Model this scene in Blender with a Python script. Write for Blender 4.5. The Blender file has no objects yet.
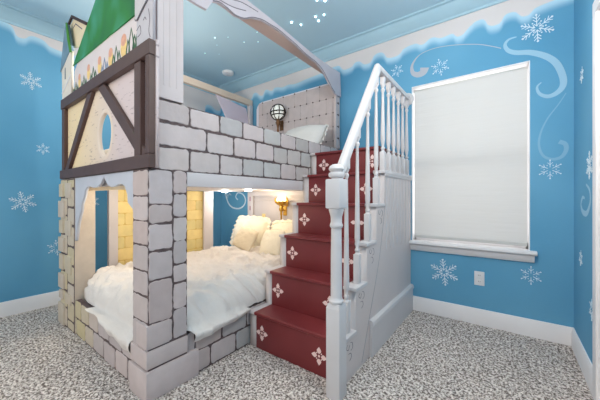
import bpy, bmesh, math, random
from mathutils import Vector, Matrix, noise
random.seed(7)
PI = math.pi
scene = bpy.context.scene
col = scene.collection

# ------------------------------------------------------------------ helpers
def lin(c):
    return tuple(((v/255)/12.92 if v/255 <= .04045 else ((v/255+.055)/1.055)**2.4) for v in c) + (1.0,)

MATS = {}
def mat(name, rgb, rough=.6, metal=0, var=0.0, vscale=6.0, bump=0.0, bscale=60.0, emit=None, estr=0, attr=False, detail=4, spec=.35):
    if name in MATS: return MATS[name]
    m = bpy.data.materials.new(name); m.use_nodes = True
    nt = m.node_tree; b = nt.nodes['Principled BSDF']
    b.inputs['Base Color'].default_value = lin(rgb)
    b.inputs['Roughness'].default_value = rough
    b.inputs['Metallic'].default_value = metal
    b.inputs['Specular IOR Level'].default_value = spec
    tc = nt.nodes.new('ShaderNodeTexCoord')
    src = None
    if var:
        n = nt.nodes.new('ShaderNodeTexNoise'); n.inputs['Scale'].default_value = vscale; n.inputs['Detail'].default_value = detail
        nt.links.new(tc.outputs['Object'], n.inputs['Vector'])
        mr = nt.nodes.new('ShaderNodeMapRange'); mr.inputs[1].default_value = .3; mr.inputs[2].default_value = .7
        mr.inputs[3].default_value = 1-var; mr.inputs[4].default_value = 1+var
        nt.links.new(n.outputs['Fac'], mr.inputs[0])
        mx = nt.nodes.new('ShaderNodeVectorMath'); mx.operation = 'SCALE'
        mx.inputs[0].default_value = lin(rgb)[:3]
        nt.links.new(mr.outputs[0], mx.inputs['Scale'])
        src = mx.outputs[0]
    if attr:
        a = nt.nodes.new('ShaderNodeAttribute'); a.attribute_name = 'paint'
        mm = nt.nodes.new('ShaderNodeVectorMath'); mm.operation = 'MULTIPLY'
        nt.links.new(a.outputs['Color'], mm.inputs[0])
        if src: nt.links.new(src, mm.inputs[1])
        else: mm.inputs[1].default_value = lin(rgb)[:3]
        src = mm.outputs[0]
    if src: nt.links.new(src, b.inputs['Base Color'])
    if bump:
        n2 = nt.nodes.new('ShaderNodeTexNoise'); n2.inputs['Scale'].default_value = bscale; n2.inputs['Detail'].default_value = 3
        nt.links.new(tc.outputs['Object'], n2.inputs['Vector'])
        bp = nt.nodes.new('ShaderNodeBump'); bp.inputs['Strength'].default_value = bump; bp.inputs['Distance'].default_value = .01
        nt.links.new(n2.outputs['Fac'], bp.inputs['Height']); nt.links.new(bp.outputs[0], b.inputs['Normal'])
    if emit:
        b.inputs['Emission Color'].default_value = lin(emit); b.inputs['Emission Strength'].default_value = estr
    MATS[name] = m
    return m

def tag(o, label=None, cat=None, group=None, kind=None):
    if label: o['label'] = label
    if cat: o['category'] = cat
    if group: o['group'] = group
    if kind: o['kind'] = kind
    return o

def empty(name, loc=(0, 0, 0), label=None, cat=None, group=None):
    o = bpy.data.objects.new(name, None); col.objects.link(o); o.location = loc
    o.empty_display_size = .05
    return tag(o, label, cat, group)

def mesh_obj(name, bm, mats, parent=None, smooth=False, world=True):
    """parts are modelled in world coordinates; parenting keeps them there"""
    me = bpy.data.meshes.new(name)
    bmesh.ops.recalc_face_normals(bm, faces=bm.faces)
    bm.to_mesh(me); bm.free()
    if not isinstance(mats, (list, tuple)): mats = [mats]
    for m in mats: me.materials.append(m)
    if smooth:
        for p in me.polygons: p.use_smooth = True
        if smooth == 'auto':
            me.set_sharp_from_angle(angle=math.radians(40))
    o = bpy.data.objects.new(name, me); col.objects.link(o)
    if parent is not None:
        o.parent = parent
        if world:
            o.matrix_parent_inverse = parent_world(parent).inverted()
    return o

def parent_world(o):
    m = o.matrix_basis.copy()
    if o.parent: m = parent_world(o.parent) @ o.matrix_parent_inverse @ m
    return m

def box(bm, x0, x1, y0, y1, z0, z1, bev=0.0, mi=0):
    vs = [bm.verts.new((x, y, z)) for x in (x0, x1) for y in (y0, y1) for z in (z0, z1)]
    fs = [(0, 1, 3, 2), (4, 6, 7, 5), (0, 4, 5, 1), (2, 3, 7, 6), (0, 2, 6, 4), (1, 5, 7, 3)]
    faces = [bm.faces.new([vs[i] for i in f]) for f in fs]
    for f in faces: f.material_index = mi
    if bev:
        es = set(e for f in faces for e in f.edges)
        r = bmesh.ops.bevel(bm, geom=list(es), offset=bev, segments=2, affect='EDGES', profile=.6)
        for f in r['faces']: f.material_index = mi
    return vs

def boxobj(name, x0, x1, y0, y1, z0, z1, m, parent=None, bev=.003):
    bm = bmesh.new(); box(bm, x0, x1, y0, y1, z0, z1, bev)
    return mesh_obj(name, bm, m, parent, smooth='auto' if bev else False)

def prism(bm, pts, fmap, d0, d1, mi=0):
    """closed 2d outline (convex or not) extruded from d0 to d1; fmap(u,v,d)->xyz"""
    a = [bm.verts.new(fmap(u, v, d0)) for u, v in pts]
    b = [bm.verts.new(fmap(u, v, d1)) for u, v in pts]
    n = len(pts)
    fs = [bm.faces.new(a), bm.faces.new(b)]
    for i in range(n): fs.append(bm.faces.new((a[i], a[(i+1) % n], b[(i+1) % n], b[i])))
    for f in fs: f.material_index = mi
    return fs

# plane maps: (u,v) on the plane, d is distance out of the plane towards the room
def PY(y0, sgn=-1): return lambda u, v, d: (u, y0+sgn*d, v)
def PX(x0, sgn=1): return lambda u, v, d: (x0+sgn*d, u, v)
def PZ(z0, sgn=1): return lambda u, v, d: (u, v, z0+sgn*d)

def cutout(name, loops, fmap, thick, m, parent=None, bev=0.0):
    """a board sawn to an outline, with holes: filled 2d curve turned into a mesh"""
    cu = bpy.data.curves.new('tmp', 'CURVE'); cu.dimensions = '2D'; cu.fill_mode = 'BOTH'
    cu.extrude = .5
    for lp in loops:
        s = cu.splines.new('POLY'); s.points.add(len(lp)-1); s.use_cyclic_u = True
        for i, (u, v) in enumerate(lp): s.points[i].co = (u, v, 0, 1)
    o = bpy.data.objects.new('tmp', cu); col.objects.link(o)
    dg = bpy.context.evaluated_depsgraph_get()
    me = bpy.data.meshes.new_from_object(o.evaluated_get(dg))
    col.objects.unlink(o); bpy.data.objects.remove(o)
    bm = bmesh.new(); bm.from_mesh(me); bpy.data.meshes.remove(me)
    bmesh.ops.remove_doubles(bm, verts=bm.verts, dist=1e-5)
    for v in bm.verts: v.co = Vector(fmap(v.co.x, v.co.y, (v.co.z+.5)*thick))
    for f in bm.faces: f.material_index = 0
    return mesh_obj(name, bm, m, parent)

def catmull(pts, n=6, closed=False):
    out = []; N = len(pts)
    rng = range(N if closed else N-1)
    for i in rng:
        g = lambda k: Vector(pts[k % N]) if closed else Vector(pts[max(0, min(N-1, k))])
        p0, p1, p2, p3 = g(i-1), g(i), g(i+1), g(i+2)
        for j in range(n):
            t = j/n
            out.append(tuple(.5*((2*p1)+(-p0+p2)*t+(2*p0-5*p1+4*p2-p3)*t*t+(-p0+3*p1-3*p2+p3)*t**3)))
    if not closed: out.append(tuple(pts[-1]))
    return out

def stroke(bm, pts, w, fmap, d0=0.0, d1=.0015, mi=0):
    """flat painted / stuck-on ribbon; w is a number or function of t in 0..1"""
    n = len(pts); L = []; Rr = []
    for i in range(n):
        a = Vector(pts[max(0, i-1)]); b = Vector(pts[min(n-1, i+1)])
        t = (b-a); t = t.normalized() if t.length > 1e-9 else Vector((1, 0))
        nrm = Vector((-t.y, t.x)); ww = (w(i/(n-1)) if callable(w) else w)/2
        p = Vector(pts[i]); L.append(p+nrm*ww); Rr.append(p-nrm*ww)
    for i in range(n-1):
        q = [L[i], L[i+1], Rr[i+1], Rr[i]]
        top = [bm.verts.new(fmap(p.x, p.y, d1)) for p in q]
        bot = [bm.verts.new(fmap(p.x, p.y, d0)) for p in q]
        fs = [bm.faces.new(top)]
        for k in range(4):
            if k == 1 and i < n-2 or k == 3 and i > 0: continue
            fs.append(bm.faces.new((top[k], top[(k+1) % 4], bot[(k+1) % 4], bot[k])))
        for f in fs: f.material_index = mi

def lathe(bm, prof, cx, cy, seg=20, mi=0, cap=True):
    """prof: list of (r,z)"""
    rings = []
    for r, z in prof:
        rings.append([bm.verts.new((cx+r*math.cos(2*PI*k/seg), cy+r*math.sin(2*PI*k/seg), z)) for k in range(seg)])
    for a, b in zip(rings, rings[1:]):
        for k in range(seg):
            f = bm.faces.new((a[k], a[(k+1) % seg], b[(k+1) % seg], b[k])); f.material_index = mi
    if cap:
        for r in (rings[0], rings[-1]):
            f = bm.faces.new(r); f.material_index = mi

def tube(bm, pts, r, seg=8, mi=0):
    pts = [Vector(p) for p in pts]; rings = []
    for i, p in enumerate(pts):
        t = (pts[min(i+1, len(pts)-1)]-pts[max(i-1, 0)]).normalized()
        up = Vector((0, 0, 1)) if abs(t.z) < .9 else Vector((1, 0, 0))
        a = t.cross(up).normalized(); b = t.cross(a)
        rr = r(i/(len(pts)-1)) if callable(r) else r
        rings.append([bm.verts.new(p+a*rr*math.cos(2*PI*k/seg)+b*rr*math.sin(2*PI*k/seg)) for k in range(seg)])
    for a, b in zip(rings, rings[1:]):
        for k in range(seg):
            bm.faces.new((a[k], a[(k+1) % seg], b[(k+1) % seg], b[k])).material_index = mi
    bm.faces.new(rings[0]); bm.faces.new(rings[-1])

# ------------------------------------------------------------------ measures
YW = 2.82; XL = -3.67; XR = .38; ZC = 2.79
XB = -1.527; YF = .706; XBK = -2.93      # bunk: long side, foot end, back side
YREAR = -1.5

# ------------------------------------------------------------------ materials
white_trim = mat('white_trim_paint', (238, 236, 238), .45, var=.02)
bunk_paint = mat('bunk_paint', (208, 202, 204), .55, var=.05, vscale=4)
rail_paint = mat('rail_paint', (212, 209, 211), .4, var=.02)
panel_paint = mat('panel_paint', (212, 203, 202), .55, var=.03, vscale=3)
brick_paint = mat('brick_paint', (203, 190, 189), .6, var=.05, vscale=14, attr=True, bump=.15, bscale=45)
mortar_paint = mat('mortar_paint', (98, 84, 84), .8, var=.25, vscale=30)
soft_mortar = mat('soft_mortar', (176, 166, 164), .8, var=.12, vscale=20)
timber = mat('dark_timber_paint', (90, 69, 65), .5, var=.12, vscale=10)
red_paint = mat('red_paint', (124, 50, 53), .42, var=.06, vscale=5)
motif_paint = mat('motif_paint', (246, 218, 214), .6)
mural_white = mat('mural_white', (222, 236, 245), .7)
ornament_green = mat('ornament_green', (70, 108, 80), .7, var=.2, vscale=30)
ornament_blue = mat('ornament_blue', (128, 146, 172), .7, var=.1, vscale=30)
ornament_yellow = mat('ornament_yellow', (240, 206, 140), .7, var=.12, vscale=30)
ornament_rose = mat('ornament_rose', (226, 170, 146), .7, var=.1, vscale=30)
ink_paint = mat('ink_paint', (120, 112, 120), .7)
dark_cap = mat('dark_cap_paint', (70, 50, 48), .6)
cream_paint = mat('cream_paint', (240, 220, 186), .6, var=.06, vscale=12)
yellow_brick = mat('yellow_brick_paint', (238, 216, 150), .6, var=.06, vscale=12, attr=True)
yellow_joint = mat('yellow_joint_paint', (214, 182, 100), .7)
gold = mat('gold_metal', (212, 165, 76), .35, 1.0, var=.08, vscale=20)
black_iron = mat('dark_iron', (46, 40, 40), .5, .6)
bronze = mat('bronze_metal', (126, 92, 66), .45, .7)
linen = mat('white_linen', (226, 221, 217), .85, var=.02, bump=.35, bscale=70, spec=.15)
cream_linen = mat('cream_linen', (240, 233, 214), .85, var=.03, bump=.3, bscale=80, spec=.15)
outlet_plastic = mat('outlet_plastic', (222, 224, 228), .4)
socket_dark = mat('socket_dark', (120, 122, 128), .5)
mattress_cloth = mat('mattress_cloth', (90, 88, 96), .9)
ceiling_blue = mat('ceiling_blue_paint', (188, 219, 234), .8, var=.03, vscale=1.2)
crown_blue = mat('crown_blue_paint', (172, 206, 222), .55, var=.02)

def wood_board_mat():
    m = bpy.data.materials.new('cream_board_paint'); m.use_nodes = True
    nt = m.node_tree; b = nt.nodes['Principled BSDF']; b.inputs['Roughness'].default_value = .6
    tc = nt.nodes.new('ShaderNodeTexCoord')
    # faint horizontal brushed wood grain on a ground running from cream at left to rose
    n = nt.nodes.new('ShaderNodeTexNoise'); n.inputs['Scale'].default_value = 1.3; n.inputs['Detail'].default_value = 2
    nt.links.new(tc.outputs['Object'], n.inputs['Vector'])
    sep = nt.nodes.new('ShaderNodeSeparateXYZ'); nt.links.new(tc.outputs['Object'], sep.inputs[0])
    mr = nt.nodes.new('ShaderNodeMapRange'); mr.inputs[1].default_value = -2.75; mr.inputs[2].default_value = -1.95
    nt.links.new(sep.outputs['X'], mr.inputs[0])
    mp = nt.nodes.new('ShaderNodeMapping'); mp.inputs['Scale'].default_value = (9, 9, 46)
    nt.links.new(tc.outputs['Object'], mp.inputs['Vector'])
    g = nt.nodes.new('ShaderNodeTexNoise'); g.inputs['Scale'].default_value = 1.6; g.inputs['Detail'].default_value = 3
    nt.links.new(mp.outputs[0], g.inputs['Vector'])
    cr = nt.nodes.new('ShaderNodeValToRGB'); cr.color_ramp.elements[0].position = .30; cr.color_ramp.elements[1].position = .37
    cr.color_ramp.elements[0].color = (.62, .58, .6, 1); cr.color_ramp.elements[1].color = (1, 1, 1, 1)
    nt.links.new(g.outputs['Fac'], cr.inputs[0])
    mix = nt.nodes.new('ShaderNodeMix'); mix.data_type = 'RGBA'
    nt.links.new(mr.outputs[0], mix.inputs[0]); mix.inputs[6].default_value = lin((246, 222, 180)); mix.inputs[7].default_value = lin((216, 200, 200))
    mul = nt.nodes.new('ShaderNodeMix'); mul.data_type = 'RGBA'; mul.blend_type = 'MULTIPLY'; mul.inputs[0].default_value = 1
    nt.links.new(mix.outputs[2], mul.inputs[6]); nt.links.new(cr.outputs[0], mul.inputs[7])
    nt.links.new(mul.outputs[2], b.inputs['Base Color'])
    return m
board_paint = wood_board_mat()

def roof_mat():
    m = bpy.data.materials.new('green_roof_paint'); m.use_nodes = True
    nt = m.node_tree; b = nt.nodes['Principled BSDF']; b.inputs['Roughness'].default_value = .6
    tc = nt.nodes.new('ShaderNodeTexCoord')
    n = nt.nodes.new('ShaderNodeTexNoise'); n.inputs['Scale'].default_value = 2.6; n.inputs['Detail'].default_value = 2.5; n.inputs['Distortion'].default_value = .6
    nt.links.new(tc.outputs['Object'], n.inputs['Vector'])
    cr = nt.nodes.new('ShaderNodeValToRGB'); e = cr.color_ramp.elements
    e[0].position = .32; e[0].color = lin((24, 92, 60)); e[1].position = .7; e[1].color = lin((70, 158, 128))
    k = e.new(.5); k.color = lin((40, 128, 54))
    nt.links.new(n.outputs['Fac'], cr.inputs[0]); nt.links.new(cr.outputs[0], b.inputs['Base Color'])
    return m
roof_paint = roof_mat()
turret_blue = mat('turret_roof_paint', (120, 150, 170), .6, var=.25, vscale=6)
grass_green = mat('roof_edge_green', (74, 142, 44), .6, var=.15, vscale=8)

def wall_mat(name, axis=None, pts=None, lo=0, hi=1):
    """blue mural wall; above a scalloped outline the wall is painted as white snow"""
    m = bpy.data.materials.new(name); m.use_nodes = True
    nt = m.node_tree; b = nt.nodes['Principled BSDF']; b.inputs['Roughness'].default_value = .75; b.inputs['Specular IOR Level'].default_value = .25
    tc = nt.nodes.new('ShaderNodeTexCoord')
    n = nt.nodes.new('ShaderNodeTexNoise'); n.inputs['Scale'].default_value = 1.1; n.inputs['Detail'].default_value = 2
    nt.links.new(tc.outputs['Object'], n.inputs['Vector'])
    cr = nt.nodes.new('ShaderNodeValToRGB'); e = cr.color_ramp.elements
    e[0].position = .3; e[0].color = lin((90, 156, 194)); e[1].position = .7; e[1].color = lin((110, 173, 208))
    nt.links.new(n.outputs['Fac'], cr.inputs[0]); out = cr.outputs[0]
    if axis:
        sep = nt.nodes.new('ShaderNodeSeparateXYZ'); nt.links.new(tc.outputs['Object'], sep.inputs[0])
        mr = nt.nodes.new('ShaderNodeMapRange'); mr.inputs[1].default_value = lo; mr.inputs[2].default_value = hi
        nt.links.new(sep.outputs[axis], mr.inputs[0])
        fc = nt.nodes.new('ShaderNodeFloatCurve'); cv = fc.mapping.curves[0]
        P = [((x-lo)/(hi-lo), (z-2.3)/.4) for x, z in pts]
        cv.points[0].location = P[0]; cv.points[1].location = P[-1]
        for p in P[1:-1]: cv.points.new(*p)
        fc.mapping.use_clip = False; fc.mapping.update()
        nt.links.new(mr.outputs[0], fc.inputs['Value'])
        z = nt.nodes.new('ShaderNodeMath'); z.operation = 'MULTIPLY_ADD'; z.inputs[1].default_value = .4; z.inputs[2].default_value = 2.3
        nt.links.new(fc.outputs[0], z.inputs[0])
        d = nt.nodes.new('ShaderNodeMath'); d.operation = 'SUBTRACT'; nt.links.new(sep.outputs['Z'], d.inputs[0]); nt.links.new(z.outputs[0], d.inputs[1])
        # pale frosted rim painted under the snow line
        g = nt.nodes.new('ShaderNodeMapRange'); g.inputs[1].default_value = -.085; g.inputs[2].default_value = 0; g.inputs[3].default_value = 0; g.inputs[4].default_value = .85
        g.interpolation_type = 'SMOOTHSTEP'; nt.links.new(d.outputs[0], g.inputs[0])
        mx = nt.nodes.new('ShaderNodeMix'); mx.data_type = 'RGBA'; nt.links.new(g.outputs[0], mx.inputs[0])
        nt.links.new(out, mx.inputs[6]); mx.inputs[7].default_value = lin((196, 230, 248))
        s = nt.nodes.new('ShaderNodeMapRange'); s.inputs[1].default_value = -.002; s.inputs[2].default_value = .006
        nt.links.new(d.outputs[0], s.inputs[0])
        m2 = nt.nodes.new('ShaderNodeMix'); m2.data_type = 'RGBA'; nt.links.new(s.outputs[0], m2.inputs[0])
        nt.links.new(mx.outputs[2], m2.inputs[6]); m2.inputs[7].default_value = lin((224, 218, 218))
        out = m2.outputs[2]
    nt.links.new(out, b.inputs['Base Color'])
    bn = nt.nodes.new('ShaderNodeTexNoise'); bn.inputs['Scale'].default_value = 90
    nt.links.new(tc.outputs['Object'], bn.inputs['Vector'])
    bp = nt.nodes.new('ShaderNodeBump'); bp.inputs['Strength'].default_value = .08; bp.inputs['Distance'].default_value = .01
    nt.links.new(bn.outputs['Fac'], bp.inputs['Height']); nt.links.new(bp.outputs[0], b.inputs['Normal'])
    return m
SNOW_BACK = [(-3.67, 2.57), (-3.311, 2.556), (-3.111, 2.471), (-2.964, 2.513), (-2.903, 2.571), (-2.764, 2.498), (-2.688, 2.565), (-2.576, 2.526), (-2.522, 2.554), (-2.364, 2.53), (-2.296, 2.54), (-2.181, 2.525), (-2.025, 2.537), (-1.876, 2.548), (-1.735, 2.558), (-1.64, 2.579), (-1.561, 2.58), (-1.472, 2.51), (-1.386, 2.52), (-1.327, 2.558), (-1.268, 2.525), (-1.2, 2.5), (-1.155, 2.529), (-1.079, 2.58), (-0.995, 2.503), (-0.914, 2.489), (-0.826, 2.541), (-0.723, 2.556), (-0.659, 2.526), (-0.572, 2.563), (-0.488, 2.534), (-0.407, 2.542), (-0.359, 2.499), (-0.298, 2.53), (-0.254, 2.566), (-0.195, 2.587), (-0.16, 2.566), (-0.125, 2.511), (-0.077, 2.501), (-0.037, 2.544), (0.008, 2.567), (0.072, 2.518), (0.115, 2.501), (0.151, 2.534), (0.221, 2.551), (0.38, 2.56)]
SNOW_LEFT = [(YREAR, 2.62), (-1.0, 2.58), (-.5, 2.66), (0, 2.6), (0.3, 2.66), (0.407, 2.673), (0.47, 2.663), (0.502, 2.605), (0.535, 2.574), (0.583, 2.596), (0.639, 2.631), (0.712, 2.615), (0.749, 2.582), (0.843, 2.571), (1.2, 2.6), (1.6, 2.4), (1.8, 2.2), (2.203, 2.2), (2.52, 2.25), (2.53, 2.44), (2.6, 2.49), (2.75, 2.44), (2.82, 2.5)]
wall_back_m = wall_mat('mural_wall_window_side', 'X', SNOW_BACK, XL, XR)
wall_left_m = wall_mat('mural_wall_left_side', 'Y', SNOW_LEFT, YREAR, YW)
wall_right_m = wall_mat('mural_wall_right_side')

def carpet_mat():
    m = bpy.data.materials.new('carpet'); m.use_nodes = True
    nt = m.node_tree; b = nt.nodes['Principled BSDF']; b.inputs['Roughness'].default_value = .95; b.inputs['Specular IOR Level'].default_value = .1
    tc = nt.nodes.new('ShaderNodeTexCoord')
    n = nt.nodes.new('ShaderNodeTexNoise'); n.inputs['Scale'].default_value = 72; n.inputs['Detail'].default_value = 4; n.inputs['Roughness'].default_value = .7
    nt.links.new(tc.outputs['Object'], n.inputs['Vector'])
    cr = nt.nodes.new('ShaderNodeValToRGB'); e = cr.color_ramp.elements
    e[0].position = .42; e[0].color = lin((110, 100, 95)); e[1].position = .60; e[1].color = lin((240, 232, 226))
    k = e.new(.47); k.color = lin((168, 157, 150)); k = e.new(.52); k.color = lin((212, 202, 196))
    nt.links.new(n.outputs['Fac'], cr.inputs[0])
    n3 = nt.nodes.new('ShaderNodeTexNoise'); n3.inputs['Scale'].default_value = 2.5
    nt.links.new(tc.outputs['Object'], n3.inputs['Vector'])
    mr = nt.nodes.new('ShaderNodeMapRange'); mr.inputs[1].default_value = .3; mr.inputs[2].default_value = .7; mr.inputs[3].default_value = .93; mr.inputs[4].default_value = 1.05
    nt.links.new(n3.outputs['Fac'], mr.inputs[0])
    sc = nt.nodes.new('ShaderNodeVectorMath'); sc.operation = 'SCALE'
    nt.links.new(cr.outputs[0], sc.inputs[0]); nt.links.new(mr.outputs[0], sc.inputs['Scale'])
    nt.links.new(sc.outputs[0], b.inputs['Base Color'])
    bp = nt.nodes.new('ShaderNodeBump'); bp.inputs['Strength'].default_value = .6; bp.inputs['Distance'].default_value = .01
    nt.links.new(n.outputs['Fac'], bp.inputs['Height']); nt.links.new(bp.outputs[0], b.inputs['Normal'])
    return m
carpet = carpet_mat()

def shade_mat():
    m = bpy.data.materials.new('shade_cloth'); m.use_nodes = True
    nt = m.node_tree; nt.nodes.remove(nt.nodes['Principled BSDF'])
    out = nt.nodes['Material Output']
    d = nt.nodes.new('ShaderNodeBsdfDiffuse'); d.inputs[0].default_value = lin((208, 208, 208))
    t = nt.nodes.new('ShaderNodeBsdfTranslucent'); t.inputs[0].default_value = lin((210, 210, 208))
    mx = nt.nodes.new('ShaderNodeMixShader'); mx.inputs[0].default_value = .16
    tc = nt.nodes.new('ShaderNodeTexCoord'); w = nt.nodes.new('ShaderNodeTexNoise'); w.inputs['Scale'].default_value = 3
    mp = nt.nodes.new('ShaderNodeMapping'); mp.inputs['Scale'].default_value = (1, 1, 9)
    nt.links.new(tc.outputs['Object'], mp.inputs[0]); nt.links.new(mp.outputs[0], w.inputs['Vector'])
    bp = nt.nodes.new('ShaderNodeBump'); bp.inputs['Strength'].default_value = .15; bp.inputs['Distance'].default_value = .02
    nt.links.new(w.outputs['Fac'], bp.inputs['Height']); nt.links.new(bp.outputs[0], d.inputs['Normal'])
    nt.links.new(d.outputs[0], mx.inputs[1]); nt.links.new(t.outputs[0], mx.inputs[2]); nt.links.new(mx.outputs[0], out.inputs[0])
    return m
shade_cloth = shade_mat()
glass = bpy.data.materials.new('window_glass'); glass.use_nodes = True
_b = glass.node_tree.nodes['Principled BSDF']; _b.inputs['Transmission Weight'].default_value = 1; _b.inputs['Roughness'].default_value = 0; _b.inputs['IOR'].default_value = 1.02
_b.inputs['Base Color'].default_value = (1, 1, 1, 1)
globe_glass = mat('frosted_globe', (235, 240, 238), .25, emit=(255, 250, 235), estr=.35)
globe_lit = mat('lit_globe', (255, 250, 230), .3, emit=(255, 236, 196), estr=6)
star_lit = mat('star_light_tip', (230, 250, 255), .3, emit=(214, 246, 255), estr=9)
star_dim = mat('dim_star_light_tip', (200, 230, 240), .3, emit=(200, 240, 255), estr=1.6)
added_lamp_lit = mat('added_lamp_glass', (250, 248, 240), .4, emit=(255, 250, 242), estr=9)  # glowing glass shared by the added lamps

# ------------------------------------------------------------------ painted stone panels
def put_attr(bm):
    return bm.loops.layers.color.get('paint') or bm.loops.layers.color.new('paint')

def bricks(bm, rects, fmap, gap=.008, rise=.004, jit=.0028, d0=0.0, tintf=None, cham=.003, rnd_=.014):
    """hand painted stones: each a slightly raised slab with a wobbly edge. rects (u0,u1,v0,v1)"""
    lay = put_attr(bm)
    for (u0, u1, v0, v1) in rects:
        u0 += gap/2; u1 -= gap/2; v0 += gap/2; v1 -= gap/2
        if u1-u0 < .006 or v1-v0 < .006: continue
        pts = []
        nu = max(2, int((u1-u0)/.018)); nv = max(2, int((v1-v0)/.018))
        j = lambda: random.uniform(-jit, jit)
        sk = [random.uniform(-jit, jit)*1.8 for _ in range(4)]
        for i in range(nu): t = i/nu; pts.append((u0+(u1-u0)*t, v0+sk[0]*(1-t)+sk[1]*t+j()))
        for i in range(nv): t = i/nv; pts.append((u1+j(), v0+(v1-v0)*t+sk[1]*(1-t)+sk[2]*t))
        for i in range(nu): t = i/nu; pts.append((u1-(u1-u0)*t, v1+sk[2]*(1-t)+sk[3]*t+j()))
        for i in range(nv): t = i/nv; pts.append((u0+j(), v1-(v1-v0)*t+sk[3]*(1-t)+sk[0]*t))
        cu, cv = (u0+u1)/2, (v0+v1)/2
        Rr = min(rnd_, (u1-u0)*.4, (v1-v0)*.4)
        if Rr > 0:
            q = []
            for (u, v) in pts:
                du = (u1-u0)/2-abs(u-cu); dv = (v1-v0)/2-abs(v-cv)
                if du < Rr and dv < Rr:
                    a_ = Vector((Rr-max(du, 0), Rr-max(dv, 0))); L_ = a_.length
                    if L_ > Rr:
                        a_ *= Rr/L_
                        u = cu+math.copysign((u1-u0)/2-Rr+a_.x, u-cu); v = cv+math.copysign((v1-v0)/2-Rr+a_.y, v-cv)
                q.append((u, v))
            pts = q
        # round the corners a little
        a = [bm.verts.new(fmap(u, v, d0)) for u, v in pts]
        ins = lambda p: (p[0]+(cham if p[0] < cu else -cham)*(abs(p[0]-cu) > (u1-u0)/2-cham*2), p[1]+(cham if p[1] < cv else -cham)*(abs(p[1]-cv) > (v1-v0)/2-cham*2))
        b = [bm.verts.new(fmap(*ins(p), d0+rise)) for p in pts]
        n = len(pts)
        g = random.uniform(.93, 1.04); w = random.uniform(-.02, .02)
        c = (g+w, g, g-w*.6, 1)
        if tintf:
            tc = tintf(cu, cv); c = (c[0]*tc[0], c[1]*tc[1], c[2]*tc[2], 1)
        fs = [bm.faces.new(b)]
        for i in range(n): fs.append(bm.faces.new((a[i], a[(i+1) % n], b[(i+1) % n], b[i])))
        for f in fs:
            f.material_index = 0
            for l in f.loops: l[lay] = c

def courses(u0, u1, zs, joints):
    """rects from course heights zs and per-course joint positions"""
    out = []
    for i in range(len(zs)-1):
        js = [u0]+[x for x in joints[i % len(joints)] if u0+.01 < x < u1-.01]+[u1]
        for a, b in zip(js, js[1:]): out.append((a, b, zs[i], zs[i+1]))
    return out

def stone_obj(name, parent, boxes, faces, mort=None, **kw):
    bm = bmesh.new(); put_attr(bm)
    for bx in boxes: box(bm, *bx, mi=1)
    for rects, fmap in faces: bricks(bm, rects, fmap, **kw)
    return mesh_obj(name, bm, [brick_paint, mort or mortar_paint], parent)

# ------------------------------------------------------------------ camera
cam_d = bpy.data.cameras.new('camera'); cam = bpy.data.objects.new('camera', cam_d); col.objects.link(cam)
cam.location = (0, 0, 1.08); cam.rotation_euler = (PI/2, 0, math.radians(36.7))
cam_d.sensor_width = 36; cam_d.lens = 280/600*36
cam_d.shift_y = -(200-197.5)/600
cam_d.clip_start = .02
scene.camera = cam

# ------------------------------------------------------------------ the room
bm = bmesh.new()
st = .014
x0, x1, y0, y1 = XL, XR, YREAR, YW
nx = int((x1-x0)/st); ny = int((y1-y0)/st)
rnd = random.Random(3)
vs = []
for j in range(ny+1):
    row = []
    for i in range(nx+1):
        edge = i in (0, nx) or j in (0, ny)
        row.append(bm.verts.new((x0+(x1-x0)*i/nx, y0+(y1-y0)*j/ny, 0 if edge else rnd.uniform(-.006, .004))))
    vs.append(row)
for j in range(ny):
    for i in range(nx): bm.faces.new((vs[j][i], vs[j][i+1], vs[j+1][i+1], vs[j+1][i]))
fl = mesh_obj('floor', bm, carpet); tag(fl, kind='structure')
bm = bmesh.new(); box(bm, XL-.1, XR+.1, YREAR, YW+.14, ZC, ZC+.08)
tag(mesh_obj('ceiling', bm, ceiling_blue), kind='structure')
# window wall with the window opening
WX0, WX1, WZ0, WZ1 = -.752, .133, .665, 2.148
bm = bmesh.new()
for b_ in ((XL-.1, WX0, YW, YW+.14, 0, ZC), (WX1, XR+.1, YW, YW+.14, 0, ZC), (WX0, WX1, YW, YW+.14, 0, WZ0), (WX0, WX1, YW, YW+.14, WZ1, ZC)): box(bm, *b_)
tag(mesh_obj('wall_back', bm, wall_back_m), kind='structure')
bm = bmesh.new(); box(bm, XL-.1, XL, YREAR, YW, 0, ZC)
tag(mesh_obj('wall_left', bm, wall_left_m), kind='structure')
DY0, DY1 = 1.38, 2.085
bm = bmesh.new()
for b_ in ((XR, XR+.1, DY1, YW, 0, ZC), (XR, XR+.1, YREAR, DY0, 0, ZC), (XR, XR+.1, DY0, DY1, 2.05, ZC)): box(bm, *b_)
tag(mesh_obj('wall_right', bm, wall_right_m), kind='structure')
# door in the right wall: only the edge of its casing is in the picture
dr = empty('door_1', (XR, (DY0+DY1)/2, 0)); tag(dr, kind='structure')
bm = bmesh.new()
for a, b_ in ((DY1, DY1+.073), (DY0-.073, DY0)): box(bm, XR-.018, XR, a, b_, 0, 2.05, .004)
box(bm, XR-.018, XR, DY0-.073, DY1+.073, 2.05, 2.123, .004)
mesh_obj('casing', bm, white_trim, dr, smooth='auto')
bm = bmesh.new(); box(bm, XR+.03, XR+.065, DY0, DY1, .012, 2.05)
for z0, z1 in ((.2, .95), (1.1, 1.9)):
    box(bm, XR+.024, XR+.03, DY0+.12, DY1-.12, z0, z1, .004)
mesh_obj('leaf', bm, white_trim, dr)
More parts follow.
